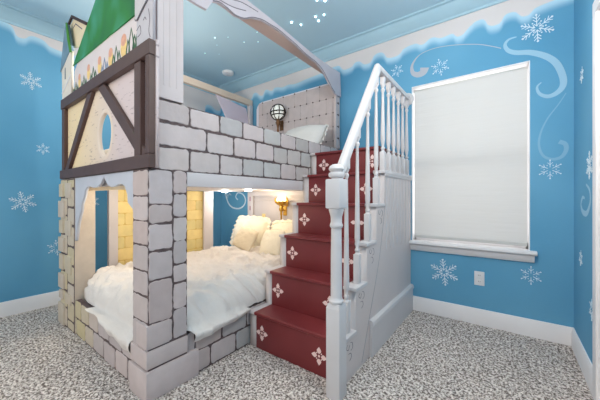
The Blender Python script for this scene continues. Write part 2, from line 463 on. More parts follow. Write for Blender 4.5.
# crown mouldings and baseboards
CR = [(0, 2.672), (.014, 2.672), (.018, 2.690), (.03, 2.698), (.055, 2.722), (.085, 2.758), (.092, 2.772), (.115, 2.776), (.118, ZC), (0, ZC)]
BB = [(0, 0), (.016, 0), (.016, .098), (.012, .108), (.011, .122), (.006, .133), (0, .134)]
def mould(name, prof, side, a, b, m):
    bm = bmesh.new()
    if side == 'back': f = lambda u, v, d: (d, YW-u, v)
    elif side == 'left': f = lambda u, v, d: (XL+u, d, v)
    else: f = lambda u, v, d: (XR-u, d, v)
    prism(bm, prof, f, a, b)
    tag(mesh_obj(name, bm, m, smooth='auto'), kind='structure')
mould('trim_1', CR, 'back', XL, XR, crown_blue)
mould('trim_2', CR, 'left', YREAR, YW-.001, crown_blue)
mould('trim_3', CR, 'right', YREAR, YW-.001, crown_blue)
mould('baseboard_back', BB, 'back', XL, XR, white_trim)
mould('baseboard_left', BB, 'left', YREAR, YW-.017, white_trim)
mould('baseboard_right', BB, 'right', DY1+.075, YW-.017, white_trim)

# window
win = empty('window_1', ((WX0+WX1)/2, YW, WZ0)); tag(win, kind='structure')
bm = bmesh.new()
for b_ in ((WX0, WX0+.02, YW+.075, YW+.125, WZ0, WZ1), (WX1-.02, WX1, YW+.075, YW+.125, WZ0, WZ1), (WX0, WX1, YW+.075, YW+.125, WZ0, WZ0+.05), (WX0, WX1, YW+.075, YW+.125, WZ1-.012, WZ1)): box(bm, *b_)
mesh_obj('window_frame', bm, white_trim, win)
bm = bmesh.new(); box(bm, WX0+.035, WX1-.035, YW+.08, YW+.12, 1.385, 1.43)
mesh_obj('meeting_rail', bm, white_trim, win)
bm = bmesh.new(); box(bm, WX0+.021, WX1-.021, YW+.098, YW+.101, WZ0+.051, WZ1-.013)
mesh_obj('pane', bm, glass, win)
bm = bmesh.new()   # liner of the reveal
box(bm, WX0, WX0+.008, YW-.001, YW+.074, WZ0, WZ1); box(bm, WX1-.008, WX1, YW-.001, YW+.074, WZ0, WZ1); box(bm, WX0+.009, WX1-.009, YW-.001, YW+.074, WZ1-.01, WZ1)
mesh_obj('reveal', bm, white_trim, win)
bm = bmesh.new()
prism(bm, [(-.07, .665), (-.07, .648), (-.062, .640), (-.045, .634), (0, .634), (0, .667), (-.066, .667)], lambda u, v, d: (d, YW+u, v), WX0-.02, WX1+.04)
box(bm, WX0+.001, WX1-.001, YW, YW+.074, .636, .667)
mesh_obj('sill', bm, white_trim, win, smooth='auto')
bm = bmesh.new()
prism(bm, [(0, .633), (-.05, .633), (-.045, .62), (-.03, .60), (-.024, .585), (-.012, .575), (0, .575)], lambda u, v, d: (d, YW+u, v), WX0-.005, WX1+.026)
mesh_obj('apron', bm, white_trim, win, smooth='auto')
# roller shade
sh = empty('roller_shade', (-.31, YW+.03, WZ0), 'pale grey fabric roller shade pulled down over the window', 'window shade')
bm = bmesh.new(); NX = 30
for i in range(NX):
    pass
va = [[bm.verts.new((WX0+.020+(WX1-WX0-.036)*i/NX, YW+.022+.0015*math.sin(i*.7), z)) for i in range(NX+1)] for z in (WZ0+.055, 1.0, 1.4, 1.8, WZ1-.045)]
for a, b_ in zip(va, va[1:]):
    for i in range(NX): bm.faces.new((a[i], a[i+1], b_[i+1], b_[i]))
mesh_obj('cloth', bm, shade_cloth, sh)
bm = bmesh.new(); box(bm, WX0+.019, WX1-.015, YW+.014, YW+.03, WZ0+.03, WZ0+.055, .003)
mesh_obj('hem_bar', bm, mat('shade_bar', (196, 196, 194), .5), sh)
bm = bmesh.new(); tube(bm, [(WX0+.012, YW+.034, WZ1-.040), (WX1-.012, YW+.034, WZ1-.040)], .011, 14)
mesh_obj('roller', bm, mat('shade_roll', (215, 215, 212), .7), sh, smooth=True)

# outlet on the window wall
def outlet(name, x, z, y, label, w=.073, hgt=.118, m=outlet_plastic):
    o = empty(name, (x, y, z), label, 'outlet')
    bm = bmesh.new(); box(bm, x-w/2, x+w/2, y-.007, y-.0005, z-hgt/2, z+hgt/2, .003)
    mesh_obj('cover_plate', bm, m, o, smooth='auto')
    for dz in (-.026, .026):
        bm = bmesh.new(); box(bm, x-.0165, x+.0165, y-.0095, y-.007, z+dz-.014, z+dz+.014, .002)
        s = mesh_obj('socket', bm, m, o)
        bm = bmesh.new()
        for dx in (-.006, .006): box(bm, x+dx-.0015, x+dx+.0015, y-.0103, y-.0095, z+dz-.004, z+dz+.006)
        mesh_obj('slot', bm, socket_dark, s)
outlet('wall_outlet', -.2, .393, YW, 'white wall outlet with two sockets low under the window')

# smoke detector
sd = empty('smoke_detector', (-3.067, 2.473, ZC), 'round white smoke detector on the blue ceiling', 'smoke detector')
bm = bmesh.new(); lathe(bm, [(.078, ZC-.001), (.078, ZC-.014), (.07, ZC-.03), (.045, ZC-.040), (.001, ZC-.042)], -3.067, 2.473, 28)
mesh_obj('housing', bm, white_trim, sd, smooth='auto')
bm = bmesh.new(); lathe(bm, [(.022, ZC-.041), (.022, ZC-.045), (.001, ZC-.046)], -3.067, 2.473, 16)
mesh_obj('test_button', bm, outlet_plastic, sd, smooth='auto')

# added lamps for fill: unseen pendants, hidden clip lamp, puck lights under the deck
for x, y_ in ((-.15, 1.25), (-2.5, -.7)):
    pe = empty('added_pendant_lamp', (x, y_, ZC), 'added fill lamp, a white globe pendant out of view, on the %s' % ('right above the stairs side' if x > -2 else 'left in front of the gable'), 'pendant lamp')
    bm = bmesh.new(); lathe(bm, [(.05, ZC-.001), (.05, ZC-.02), (.004, ZC-.03), (.004, 2.60)], x, y_, 16); mesh_obj('rod', bm, white_trim, pe)
    bm = bmesh.new(); lathe(bm, [(.02, 2.60), (.06, 2.58), (.075, 2.53), (.06, 2.47), (.001, 2.455)], x, y_, 20); mesh_obj('globe', bm, added_lamp_lit, pe, smooth=True)
pe = empty('added_clip_lamp', (-2.62, .80, 2.30), 'added white clip lamp inside the upper bunk, hidden behind the painted gable', 'lamp')  # added lamp, hidden by the gable, brightens the upper bunk
bm = bmesh.new(); tube(bm, [(-2.62, .77, 2.28), (-2.62, .85, 2.34), (-2.62, 1.0, 2.36), (-2.62, 1.12, 2.32)], .006, 8); box(bm, -2.64, -2.60, .755, .775, 2.25, 2.31, .003); mesh_obj('arm', bm, white_trim, pe)
bm = bmesh.new(); lathe(bm, [(.02, 2.33), (.035, 2.31), (.05, 2.27)], -2.62, 1.15, 16, cap=False); mesh_obj('lamp_shade', bm, white_trim, pe, smooth=True)
for px_, py_, lb in ((-2.45, 1.05, 'added round puck light under the deck near the gable end'), (-2.05, 1.90, 'added round puck light under the deck near the stairs'), (-2.85, 2.25, 'added round puck light under the deck by the open gap at the blue wall')):  # added lamps to brighten the lower bunk and the wall behind
  pe = empty('added_puck_light', (px_, py_, 1.16), lb, 'lamp', 'added puck lights under the deck')
  bm = bmesh.new(); lathe(bm, [(.035, 1.1595), (.035, 1.145), (.03, 1.142), (.001, 1.142)], px_, py_, 18); mesh_obj('lens', bm, added_lamp_lit, pe, smooth='auto')
# star lights
STARS = [(-2.398, 1.933, .7, 'faint star light left of the long trim, beside the brightest of its cluster'), (-2.517, 1.856, 1.4, 'brightest star light above the upper bunk'), (-2.882, 1.985, .9, 'star light farthest left above the upper bunk'), (-2.623, 1.961, .5, 'dim star light midway down the left cluster'), (-2.334, 2.101, 1.0, 'star light just left of the scalloped bunk trim'), (-2.203, 2.186, 1.0, 'star light right beside the scalloped bunk trim, of the left cluster'), (-2.058, 1.918, .8, 'star light at the edge of the bunk trim, nearest the front'), (-2.085, 2.054, .8, 'star light touching the edge of the bunk trim'), (-2.768, 2.098, .5, 'dim lowest star light of the left cluster'), (-1.697, 2.138, 1.5, 'leftmost of the bright star lights right of the bunk trim'), (-1.646, 2.225, 1.4, 'second bright star light right of the bunk trim'), (-1.463, 2.208, 1.4, 'upper left star light of the tight trio on the ceiling'), (-1.384, 2.232, 1.4, 'upper right star light of the tight trio on the ceiling'), (-1.473, 2.276, 1.5, 'lowest star light of the tight trio on the ceiling'), (-1.275, 2.073, 1.8, 'big bright star light cut by the top edge of the picture'), (-1.33, 2.03, 1.2, 'small star light beside the big one at the top edge of the picture')]
for k, (x, y, s, lb) in enumerate(STARS):
    bm = bmesh.new(); lathe(bm, [(.0005, ZC-.008*s), (.0045*s, ZC-.006*s), (.0055*s, ZC-.003*s), (.005*s, ZC-.0002)], x, y, 10)
    o = mesh_obj('star_light', bm, star_lit if x > -1.9 else star_dim, smooth=True); tag(o, lb, 'star light', 'star lights in the ceiling')

# added ceiling lamp, unseen behind the viewer, to fill the room with light
cl = empty('added_ceiling_lamp', (-1.1, -.45, ZC), 'added flush ceiling lamp with a frosted bowl, unseen behind the viewer', 'ceiling lamp')
bm = bmesh.new(); lathe(bm, [(.19, ZC-.001), (.19, ZC-.03), (.001, ZC-.03)], -1.1, -.45, 32); mesh_obj('base', bm, white_trim, cl, smooth='auto')
bm = bmesh.new(); lathe(bm, [(.17, ZC-.031), (.165, ZC-.06), (.12, ZC-.09), (.06, ZC-.105), (.001, ZC-.108)], -1.1, -.45, 32); mesh_obj('bowl', bm, added_lamp_lit, cl, smooth=True)

# ------------------------------------------------------------------ mural: snowflakes and swirls
def snowflake(cx, cz, r, fmap, label, kind=0, rot=0.0, group='painted snowflakes on the walls'):
    bm = bmesh.new()
    w = max(.0035, r*.05)
    D = .0004
    for k in range(6):
        a = rot+k*PI/3+PI/6; ux, uz = math.cos(a), math.sin(a); px, pz = -uz, ux
        P = lambda s, t: (cx+ux*s*r+px*t*r, cz+uz*s*r+pz*t*r)
        lift = D*k
        if kind == 0:      # ornate: open ring of diamonds with forked arms
            segs = [[P(.12, 0), P(1, 0)], [P(.45, 0), P(.68, .2)], [P(.45, 0), P(.68, -.2)], [P(.68, 0), P(.9, .2)], [P(.68, 0), P(.9, -.2)], [P(.16, 0), P(.34, .16)], [P(.16, 0), P(.34, -.16)]]
        elif kind == 1:    # simple six point star with dots
            segs = [[P(.22, 0), P(1, 0)], [P(.5, 0), P(.74, .22)], [P(.5, 0), P(.74, -.22)]]
        else:
            segs = [[P(.3, 0), P(.62, 0)], [P(.36, .2), P(.54, .32)], [P(.75, 0), P(1, 0)]]
        for q, sg in enumerate(segs): stroke(bm, sg, w if q == 0 else w*.85, fmap, 0, .001+lift+.0001*q)
        # dots between the arms and at the tips
        for s, t, rr in (((.98, 0, .07), (.42, .24, .05)) if kind != 2 else ((1.0, 0, .06),)):
            c = P(s, t); n = 8
            prism(bm, [(c[0]+math.cos(j*2*PI/n)*rr*r, c[1]+math.sin(j*2*PI/n)*rr*r) for j in range(n)], fmap, 0, .0017+lift)
    o = mesh_obj('snowflake_decal', bm, mural_white)
    tag(o, label, 'snowflake decal', group)
FB = PY(YW); FL = PX(XL); FR = PX(XR, -1)
snowflake(.175, 2.385, .105, FB, 'largest painted snowflake, above the right end of the window', 0, .05)
snowflake(-.504, 2.272, .075, FB, 'small painted snowflake over the left half of the window', 1, .15)
snowflake(-.894, 2.345, .06, FB, 'small painted snowflake just right of the top of the handrail', 1, .2)
snowflake(.25, 1.292, .07, FB, 'small painted snowflake right of the window at mid height', 1, 0)
snowflake(-.471, .402, .115, FB, 'big ornate snowflake under the window beside the outlet', 0, .1)
snowflake(.139, .474, .068, FB, 'small painted snowflake under the right corner of the window', 1, 0)
snowflake(2.33, 1.27, .08, FR, 'tall ornate snowflake on the right wall beside the door casing', 0, 0)
snowflake(2.573, .683, .05, FR, 'small plain snowflake on the right wall under the long swirl', 1, .1)
snowflake(2.27, .44, .06, FR, 'lowest snowflake on the right wall, cut by the door casing', 1, 0)
snowflake(2.541, 1.872, .05, FR, 'faint snowflake high on the right wall', 1, .2)
snowflake(.611, 2.196, .08, FL, 'snowflake highest on the left wall', 0, .1)
snowflake(.697, 1.557, .052, FL, 'small plain snowflake at mid height on the left wall', 1, 0)
snowflake(.555, 1.038, .095, FL, 'big ornate snowflake on the left wall, left of the bed', 0, .2)
snowflake(.80, .572, .075, FL, 'snowflake on the left wall half hidden by the corner post', 1, .1)
snowflake(1.10, 1.03, .07, FL, 'snowflake on the blue wall seen through the arched bunk opening', 0, .1)
swirl_white = mat('mural_pale_blue', (158, 200, 224), .75)
swirl_faint = mat('mural_faint_blue', (134, 184, 212), .75)
swirl_grey = mat('mural_grey', (186, 190, 200), .75)
def swirl(pts, w, fmap, label, m=swirl_white):
    bm = bmesh.new(); stroke(bm, catmull(pts, 6), w, fmap, 0, .0008)
    tag(mesh_obj('swirl_decal', bm, m), label, 'wall painting', 'painted swirls on the walls')
swirl([(-0.05, 2.30), (-0.1, 2.33), (-0.21, 2.385), (-0.383, 2.436), (-0.546, 2.46), (-0.677, 2.44), (-0.745, 2.367), (-0.745, 2.29), (-0.70, 2.255), (-0.65, 2.265), (-0.635, 2.305)], lambda t: .006+.15*max(0, t-.5), FB, 'pale comma shaped swirl painted over the window with a long thin tail', swirl_grey)
swirl([(0.05, 2.36), (-0.0, 2.355), (-0.024, 2.32), (-0.005, 2.27), (0.047, 2.235), (0.133, 2.21), (0.221, 2.156), (0.283, 2.085), (0.318, 1.985), (0.322, 1.91), (0.29, 1.862), (0.238, 1.845), (0.19, 1.876), (0.175, 1.93), (0.20, 1.96)], lambda t: .008+.034*math.sin(PI*min(1, t*1.02)), FB, 'double curl painted at the top right of the window', swirl_white)
swirl([(0.338, 1.848), (0.294, 1.769), (0.238, 1.682), (0.198, 1.581), (0.186, 1.483), (0.21, 1.40), (0.261, 1.368), (0.312, 1.38), (0.338, 1.428), (0.333, 1.475), (0.30, 1.495)], lambda t: .005+.026*max(0, t)**1.2, FB, 'hook shaped swirl painted right of the window', swirl_faint)
swirl([(2.42, 1.16), (2.33, 1.124), (2.31, 1.054), (2.40, .985), (2.52, .99), (2.57, 1.035), (2.52, 1.08), (2.46, 1.075)], lambda t: .012+.024*math.sin(PI*t), FR, 'long swirl painted on the right wall', swirl_white)
swirl([(-3.56, 1.17), (-3.53, 1.07), (-3.474, 0.979), (-3.38, 0.925), (-3.243, 0.915), (-3.14, 0.96), (-3.10, 1.043), (-3.155, 1.125), (-3.265, 1.15), (-3.315, 1.09), (-3.27, 1.045)], lambda t: .026-.008*t, FB, 'white curl painted low on the wall between the bunk and its headboard', mural_white)
snowflake(-3.50, 1.165, .09, FB, 'painted star snowflake at the end of the curl inside the lower bunk', 1, 0)

# ------------------------------------------------------------------ the bunk bed
bed = empty('bunk_bed', (-2.3, 1.75, 0), 'castle shaped bunk bed with painted stone sides and a timber framed gable', 'bunk bed')
def warm(u, v):   # stone tint gets warmer towards the gable end's left
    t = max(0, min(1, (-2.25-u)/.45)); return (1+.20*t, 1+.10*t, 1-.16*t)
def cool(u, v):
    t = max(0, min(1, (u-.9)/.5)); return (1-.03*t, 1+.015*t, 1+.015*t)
G = .012
# base boards
BZ = [0.0, .135, .27]
boxes = [(-2.757, -1.706, YF+.012, YF+.05, .0, .265)]
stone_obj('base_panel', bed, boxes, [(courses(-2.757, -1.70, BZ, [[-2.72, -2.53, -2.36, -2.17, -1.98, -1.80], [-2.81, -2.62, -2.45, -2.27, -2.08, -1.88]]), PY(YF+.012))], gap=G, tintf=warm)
boxes = [(XB-.05, XB-.012, .93, 2.78, 0, .265)]
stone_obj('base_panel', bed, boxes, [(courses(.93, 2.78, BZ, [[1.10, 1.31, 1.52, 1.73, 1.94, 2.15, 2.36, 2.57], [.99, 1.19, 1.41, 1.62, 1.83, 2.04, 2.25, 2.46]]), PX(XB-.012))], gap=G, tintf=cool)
# corner post, near
rf = courses(-1.706, XB, [0, .165, .26, .405, .55, .68, .82, .955, 1.09, 1.232], [[]])
zs1 = [0, .165, .29, .47, .62, .78, .93, 1.04, 1.232]
rs = courses(.706, .842, [.27, .40, .63, .79, .94, 1.04, 1.232], [[]])
rs2 = courses(.842, .93, [.27, .44, .59, .70, .83, .97, 1.10, 1.232], [[]])
bm = bmesh.new(); put_attr(bm)
box(bm, -1.705, XB-.001, .707, .929, 0, 1.235, mi=1)
bricks(bm, rf, PY(.707), gap=.0075, jit=.003)
bricks(bm, rs+rs2, PX(XB-.001), gap=.0075, jit=.0035)
mesh_obj('corner_post', bm, [brick_paint, mortar_paint], bed)
# larger quoin stones at its foot, standing proud
def quoin(x0, x1, y0, y1, z0, z1, tint=None):
    bm = bmesh.new(); lay = put_attr(bm); box(bm, x0, x1, y0, y1, z0, z1, .005)
    g = random.uniform(.97, 1.05); t = tint or (1, 1, 1)
    for f in bm.faces:
        for l in f.loops: l[lay] = (g*t[0], g*t[1], g*t[2], 1)
    return mesh_obj('quoin_stone', bm, brick_paint, bed, smooth='auto')
quoin(-1.718, XB+.014, .690, 1.0, .0, .158)
quoin(-1.712, XB+.008, .694, .93, .170, .265)
quoin(-1.640, XB+.008, .694, .82, .275, .40)
# corner post, far left
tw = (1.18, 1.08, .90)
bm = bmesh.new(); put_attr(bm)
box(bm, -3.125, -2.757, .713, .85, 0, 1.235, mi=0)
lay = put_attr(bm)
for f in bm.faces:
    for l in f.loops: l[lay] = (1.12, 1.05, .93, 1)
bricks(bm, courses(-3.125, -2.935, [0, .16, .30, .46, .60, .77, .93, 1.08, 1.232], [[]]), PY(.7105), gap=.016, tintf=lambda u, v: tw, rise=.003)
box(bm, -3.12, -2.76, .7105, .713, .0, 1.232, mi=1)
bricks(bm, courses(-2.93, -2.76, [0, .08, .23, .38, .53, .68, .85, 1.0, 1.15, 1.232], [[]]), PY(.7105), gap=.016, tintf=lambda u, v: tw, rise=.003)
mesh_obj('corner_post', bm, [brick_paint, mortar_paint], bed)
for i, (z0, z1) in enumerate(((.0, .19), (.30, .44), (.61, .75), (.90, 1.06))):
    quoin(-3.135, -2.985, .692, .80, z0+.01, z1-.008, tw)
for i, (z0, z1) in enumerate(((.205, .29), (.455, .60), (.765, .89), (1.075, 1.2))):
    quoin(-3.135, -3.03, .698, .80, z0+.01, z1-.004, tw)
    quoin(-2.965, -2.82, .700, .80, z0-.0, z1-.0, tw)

# deck between the bunks and its rails
bm = bmesh.new(); box(bm, -3.0, XB-.045, .76, 2.76, 1.16, 1.215)
mesh_obj('deck', bm, bunk_paint, bed)
bm = bmesh.new(); box(bm, -2.75, -1.72, .80, .84, 1.135, 1.2, .003)
mesh_obj('cross_rail', bm, cream_paint, bed, smooth='auto')
bm = bmesh.new(); box(bm, -2.83, XB-.06, 2.70, 2.74, 1.10, 1.16, .004); mesh_obj('cross_rail', bm, bunk_paint, bed)
# long side: upper band of stones over a plain rail
bz = [1.232, 1.365, 1.50, 1.624]
odd = [.949, 1.166, 1.365, 1.58, 1.783, 1.989, 2.19, 2.40, 2.60]
even = [1.066, 1.283, 1.494, 1.696, 1.869, 2.064, 2.27, 2.48, 2.68]
bm = bmesh.new(); put_attr(bm); box(bm, XB-.045, XB-.004, .753, 2.78, 1.232, 1.62, mi=1)
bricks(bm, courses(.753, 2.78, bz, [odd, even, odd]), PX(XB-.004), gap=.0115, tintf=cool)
mesh_obj('upper_side_panel', bm, [brick_paint, mortar_paint], bed)
boxobj('side_rail', XB-.045, XB, .93, 2.78, 1.145, 1.231, bunk_paint, bed, .004)
# gable end
bd = cutout('timber_wall', [[(-3.11, 1.24), (-1.50, 1.24), (-1.50, 1.92), (-3.11, 1.92)], [(-2.205+.112*math.cos(a*PI/14), 1.51+.145*math.sin(a*PI/14)) for a in range(28)]], PY(.752), .017, board_paint, bed)
# beaded rim of the porthole
bm = bmesh.new(); n = 32; R0 = []; 
ring = lambda rx, rz, y: [bm.verts.new((-2.205+rx*math.cos(a*2*PI/n), y, 1.51+rz*math.sin(a*2*PI/n))) for a in range(n)]
rr = [ring(.110, .143, .754), ring(.110, .143, .735), ring(.118, .151, .731), ring(.138, .172, .7345)]
for a, b_ in zip(rr, rr[1:]):
    for k in range(n): bm.faces.new((a[k], a[(k+1) % n], b_[(k+1) % n], b_[k]))
mesh_obj('porthole_rim', bm, mat('rim_paint', (234, 216, 200), .5), bd, smooth=True)
# timbers
def beam(pts, y0=.7345, d=.028, name='timber_beam'):
    bm = bmesh.new(); prism(bm, pts, PY(y0), 0, d)
    bmesh.ops.recalc_face_normals(bm, faces=bm.faces)
    bmesh.ops.bevel(bm, geom=list(bm.edges), offset=.003, segments=1, affect='EDGES')
    return mesh_obj(name, bm, timber, bed)
beam([(-3.115, 1.238), (-1.505, 1.238), (-1.505, 1.312), (-3.115, 1.312)], .7345, .035)
beam([(-3.09, 1.835), (-1.505, 1.835), (-1.505, 1.915), (-3.09, 1.915)], .7345, .035)
beam([(-3.085, 1.313), (-3.02, 1.313), (-3.02, 1.834), (-3.085, 1.834)])
beam([(-1.695, 1.311), (-1.620, 1.311), (-1.620, 1.834), (-1.695, 1.834)])
beam([(-1.548, 1.313), (-1.507, 1.313), (-1.507, 1.834), (-1.548, 1.834)], .7345, .034)
beam([(-3.015, 1.313), (-2.92, 1.313), (-2.37, 1.834), (-2.47, 1.834)], .7345, .024)
beam([(-2.27, 1.834), (-2.15, 1.834), (-1.697, 1.44), (-1.697, 1.345)], .7345, .024)
beam([(-1.618, 1.37), (-1.550, 1.314), (-1.618, 1.314)], .7345, .022)
# upper gable: pale board, green roof, turret, chimney, stone tower
cutout('gable_board', [[(-2.87, 1.921), (-1.66, 1.921), (-1.66, 2.70), (-1.95, 2.70), (-2.87, 2.12)]], PY(.752), .012, mat('gable_paint', (226, 214, 214), .6, var=.04), bed)
rf_ = cutout('painted_roof', [[(-2.885, 2.165), (-2.0, 2.73), (-1.70, 2.73), (-1.70, 2.145)]], PY(.7395), .008, roof_paint, bed)
cutout('stone_tower', [[(-1.70, 1.921), (XB+.012, 1.921), (XB+.012, 2.74), (-1.70, 2.74)]], PY(.7395), .016, mat('tower_paint', (196, 192, 198), .6, var=.08, vscale=9), bed)
tcap = cutout('tower_trim', [[(-1.71, 2.10), (-1.69, 2.085), (-1.62, 2.125), (-1.55, 2.16), (XB+.018, 2.175), (XB+.018, 2.74), (-1.71, 2.74)]], PY(.7235), .006, bunk_paint, bed)
bm = bmesh.new(); stroke(bm, catmull([(-1.71, 2.098), (-1.69, 2.083), (-1.62, 2.122), (-1.55, 2.157), (-1.51, 2.172)], 5), .006, PY(.7175), 0, .001)
mesh_obj('painted_line', bm, ink_paint, tcap)
bm = bmesh.new()
for pts in ([(-1.70, 2.03), (-1.66, 2.045), (-1.65, 2.0), (-1.69, 1.99)], [(-1.56, 2.10), (-1.545, 2.04), (-1.555, 1.98), (-1.54, 1.94)], [(-1.62, 2.06), (-1.60, 2.07), (-1.585, 2.05)]):
    bm = bmesh.new(); stroke(bm, catmull(pts, 5), .005, PY(.7235), 0, .001)
    mesh_obj('painted_line', bm, ink_paint, bed)
# turret with a pointed roof
tu = cutout('turret_wall', [[(-3.125, 1.921), (-2.885, 1.921), (-2.885, 2.29), (-2.95, 2.275), (-3.02, 2.25), (-3.15, 2.19), (-3.135, 2.15)]], PY(.7395), .020, mat('turret_paint', (232, 222, 210), .6, var=.05), bed)
cutout('turret_window', [[(-3.045, 2.09), (-3.02, 2.09), (-3.02, 2.175), (-3.033, 2.19), (-3.045, 2.175)]], PY(.7195), .003, mat('turret_window_paint', (150, 156, 160), .6), tu)
bm = bmesh.new(); stroke(bm, [(-3.12, 1.985), (-2.96, 2.05), (-2.89, 2.09)], .012, PY(.7195), 0, .004); mesh_obj('turret_moulding', bm, white_trim, tu)
tr = cutout('turret_roof', [[(-3.16, 2.185), (-3.03, 2.235), (-2.95, 2.27), (-2.875, 2.295), (-2.99, 2.545), (-3.045, 2.49)]], PY(.7395), .026, turret_blue, bed)
cutout('roof_edge', [[(-2.99, 2.55), (-2.955, 2.54), (-2.84, 2.26), (-2.885, 2.27), (-2.95, 2.40)]], PY(.7135), .004, grass_green, tr)
ch = cutout('chimney', [[(-2.96, 2.35), (-2.70, 2.28), (-2.625, 2.345), (-2.615, 2.41), (-2.93, 2.585), (-3.08, 2.55), (-3.0, 2.47)]], PY(.765), .014, cream_paint, bed)
bm = bmesh.new(); stroke(bm, [(-3.135, 2.545), (-2.955, 2.606), (-2.60, 2.415)], .024, PY(.751), 0, .012); mesh_obj('chimney_cap', bm, dark_cap, ch)
bm = bmesh.new(); stroke(bm, [(-2.95, 2.51), (-2.88, 2.52), (-2.72, 2.42)], .008, PY(.751), 0, .002); mesh_obj('painted_line', bm, ink_paint, ch)
# painted border of suns and leaves over the beam
FO = PY(.740)
for x, z, s in ((-2.745, 2.03, .8), (-2.539, 2.045, .9), (-2.316, 2.035, 1.0), (-2.12, 2.03, 1.05), (-1.916, 2.045, 1.25)):
    bm = bmesh.new(); n = 14
    prism(bm, [(x+.036*s*math.cos(a*2*PI/n), z-.03+.060*s*math.sin(a*2*PI/n)*(1 if a < n/2 else .9)) for a in range(n)], FO, 0, .0012, 0)
    prism(bm, [(x+.030*s*math.cos(a*2*PI/n), z+.012+.030*s*math.sin(a*2*PI/n)) for a in range(n)], FO, 0, .0018, 1)
    mesh_obj('painted_sun', bm, [ornament_yellow, ornament_rose], bed)
for i, x in enumerate((-2.83, -2.64, -2.44, -2.225, -2.03, -1.81, -1.73)):
    s = (.8, .85, .95, .95, 1.1, 1.4, 1.0)[i]; m_ = ornament_blue if i == 3 else ornament_green
    bm = bmesh.new()
    for dx, hh, w in ((0, .125, .055), (-.045, .085, .04), (.045, .085, .04)):
        stroke(bm, [(x+dx-w/2*s, 1.918), (x+dx-w/3*s, 1.918+hh*.6*s), (x+dx, 1.918+hh*s), (x+dx+w/3*s, 1.918+hh*.6*s), (x+dx+w/2*s, 1.918)], .012, FO, 0, .0015+.0003*abs(dx)*20)
    mesh_obj('painted_leaf', bm, m_, bed)
# scalloped board at the head of the arched opening
arch = [(-2.755, 1.234), (-2.755, .735), (-2.74, .745), (-2.72, .80), (-2.70, .87), (-2.66, .93), (-2.625, .975), (-2.612, 1.03), (-2.57, 1.07), (-2.545, 1.10), (-2.535, 1.13), (-2.49, 1.158), (-2.43, 1.162), (-2.36, 1.150), (-2.29, 1.152), (-2.225, 1.175), (-2.185, 1.205), (-2.163, 1.222), (-2.14, 1.195), (-2.10, 1.165), (-2.05, 1.148), (-1.99, 1.150), (-1.93, 1.162), (-1.875, 1.162), (-1.835, 1.145), (-1.805, 1.10), (-1.795, 1.05), (-1.76, 1.03), (-1.725, 1.01), (-1.707, .97), (-1.707, 1.234)]
cutout('scalloped_board', [arch], PY(.735), .02, mat('frost_board_paint', (196, 200, 211), .55, var=.05), bed)
# upper side post by the gable
bm = bmesh.new(); box(bm, XB-.05, XB+.004, .753, .905, 1.628, 2.76, .003)
for y in (.79, .825, .865): box(bm, XB+.004, XB+.006, y-.0035, y+.0035, 1.7, 2.76)
mesh_obj('upper_post', bm, mat('upper_post_paint', (206, 194, 194), .55, var=.03), bed)
# long scalloped fascia with its shelf board behind
fas = [(.906, 2.52), (1.379, 2.504), (1.648, 2.497), (2.243, 2.462), (2.55, 2.462), (2.78, 2.475), (2.80, 2.21), (2.72, 2.205), (2.66, 2.215), (2.60, 2.245), (2.52, 2.30), (2.42, 2.365), (2.30, 2.40), (2.20, 2.405), (2.08, 2.415), (1.96, 2.435), (1.86, 2.442), (1.74, 2.452), (1.64, 2.445), (1.54, 2.435), (1.44, 2.40), (1.36, 2.352), (1.28, 2.335), (1.22, 2.345), (1.15, 2.35), (1.10, 2.33), (1.075, 2.29), (1.055, 2.255), (.98, 2.25), (.906, 2.25)]
fo = cutout('scalloped_fascia', [fas], PX(XB-.004), .02, mat('fascia_paint', (200, 191, 197), .55, var=.04), bed)
bm = bmesh.new()
for pts in ([(.95, 2.40), (1.1, 2.37), (1.25, 2.38), (1.38, 2.42)], [(1.12, 2.48), (1.16, 2.42), (1.25, 2.43), (1.35, 2.46), (1.5, 2.475)], [(1.0, 2.44), (1.06, 2.46), (1.09, 2.42), (1.05, 2.40)]):
    bm = bmesh.new(); stroke(bm, catmull(pts, 5), .006, PX(XB+.016), 0, .001); mesh_obj('painted_line', bm, ink_paint, fo)
bm = bmesh.new()
low = [p for p in fas[8:26]]
stroke(bm, catmull([(u, v+.004) for u, v in low], 3), .008, PX(XB+.016), 0, .001)
mesh_obj('painted_line', bm, ink_paint, fo)
boxobj('top_rail', XB-.125, XB-.005, .906, 2.79, 2.445, 2.475, mat('tan_underside_paint', (206, 180, 170), .6), bed, .002)
# far post with drawn stone joints
bm = bmesh.new(); put_attr(bm); lay = put_attr(bm)
box(bm, XB-.03, XB, 2.712, 2.798, 1.625, 2.47)
for f in bm.faces:
    for l in f.loops: l[lay] = (1.05, 1.04, 1.05, 1)
for k, z in enumerate((1.74, 1.87, 2.0, 2.13)):
    box(bm, XB, XB+.0015, 2.735, 2.78, z-.006, z+.006, mi=1); box(bm, XB, XB+.0015, 2.762, 2.772, z-.012, z+.014, mi=1)
mesh_obj('head_post', bm, [brick_paint, mortar_paint], bed)
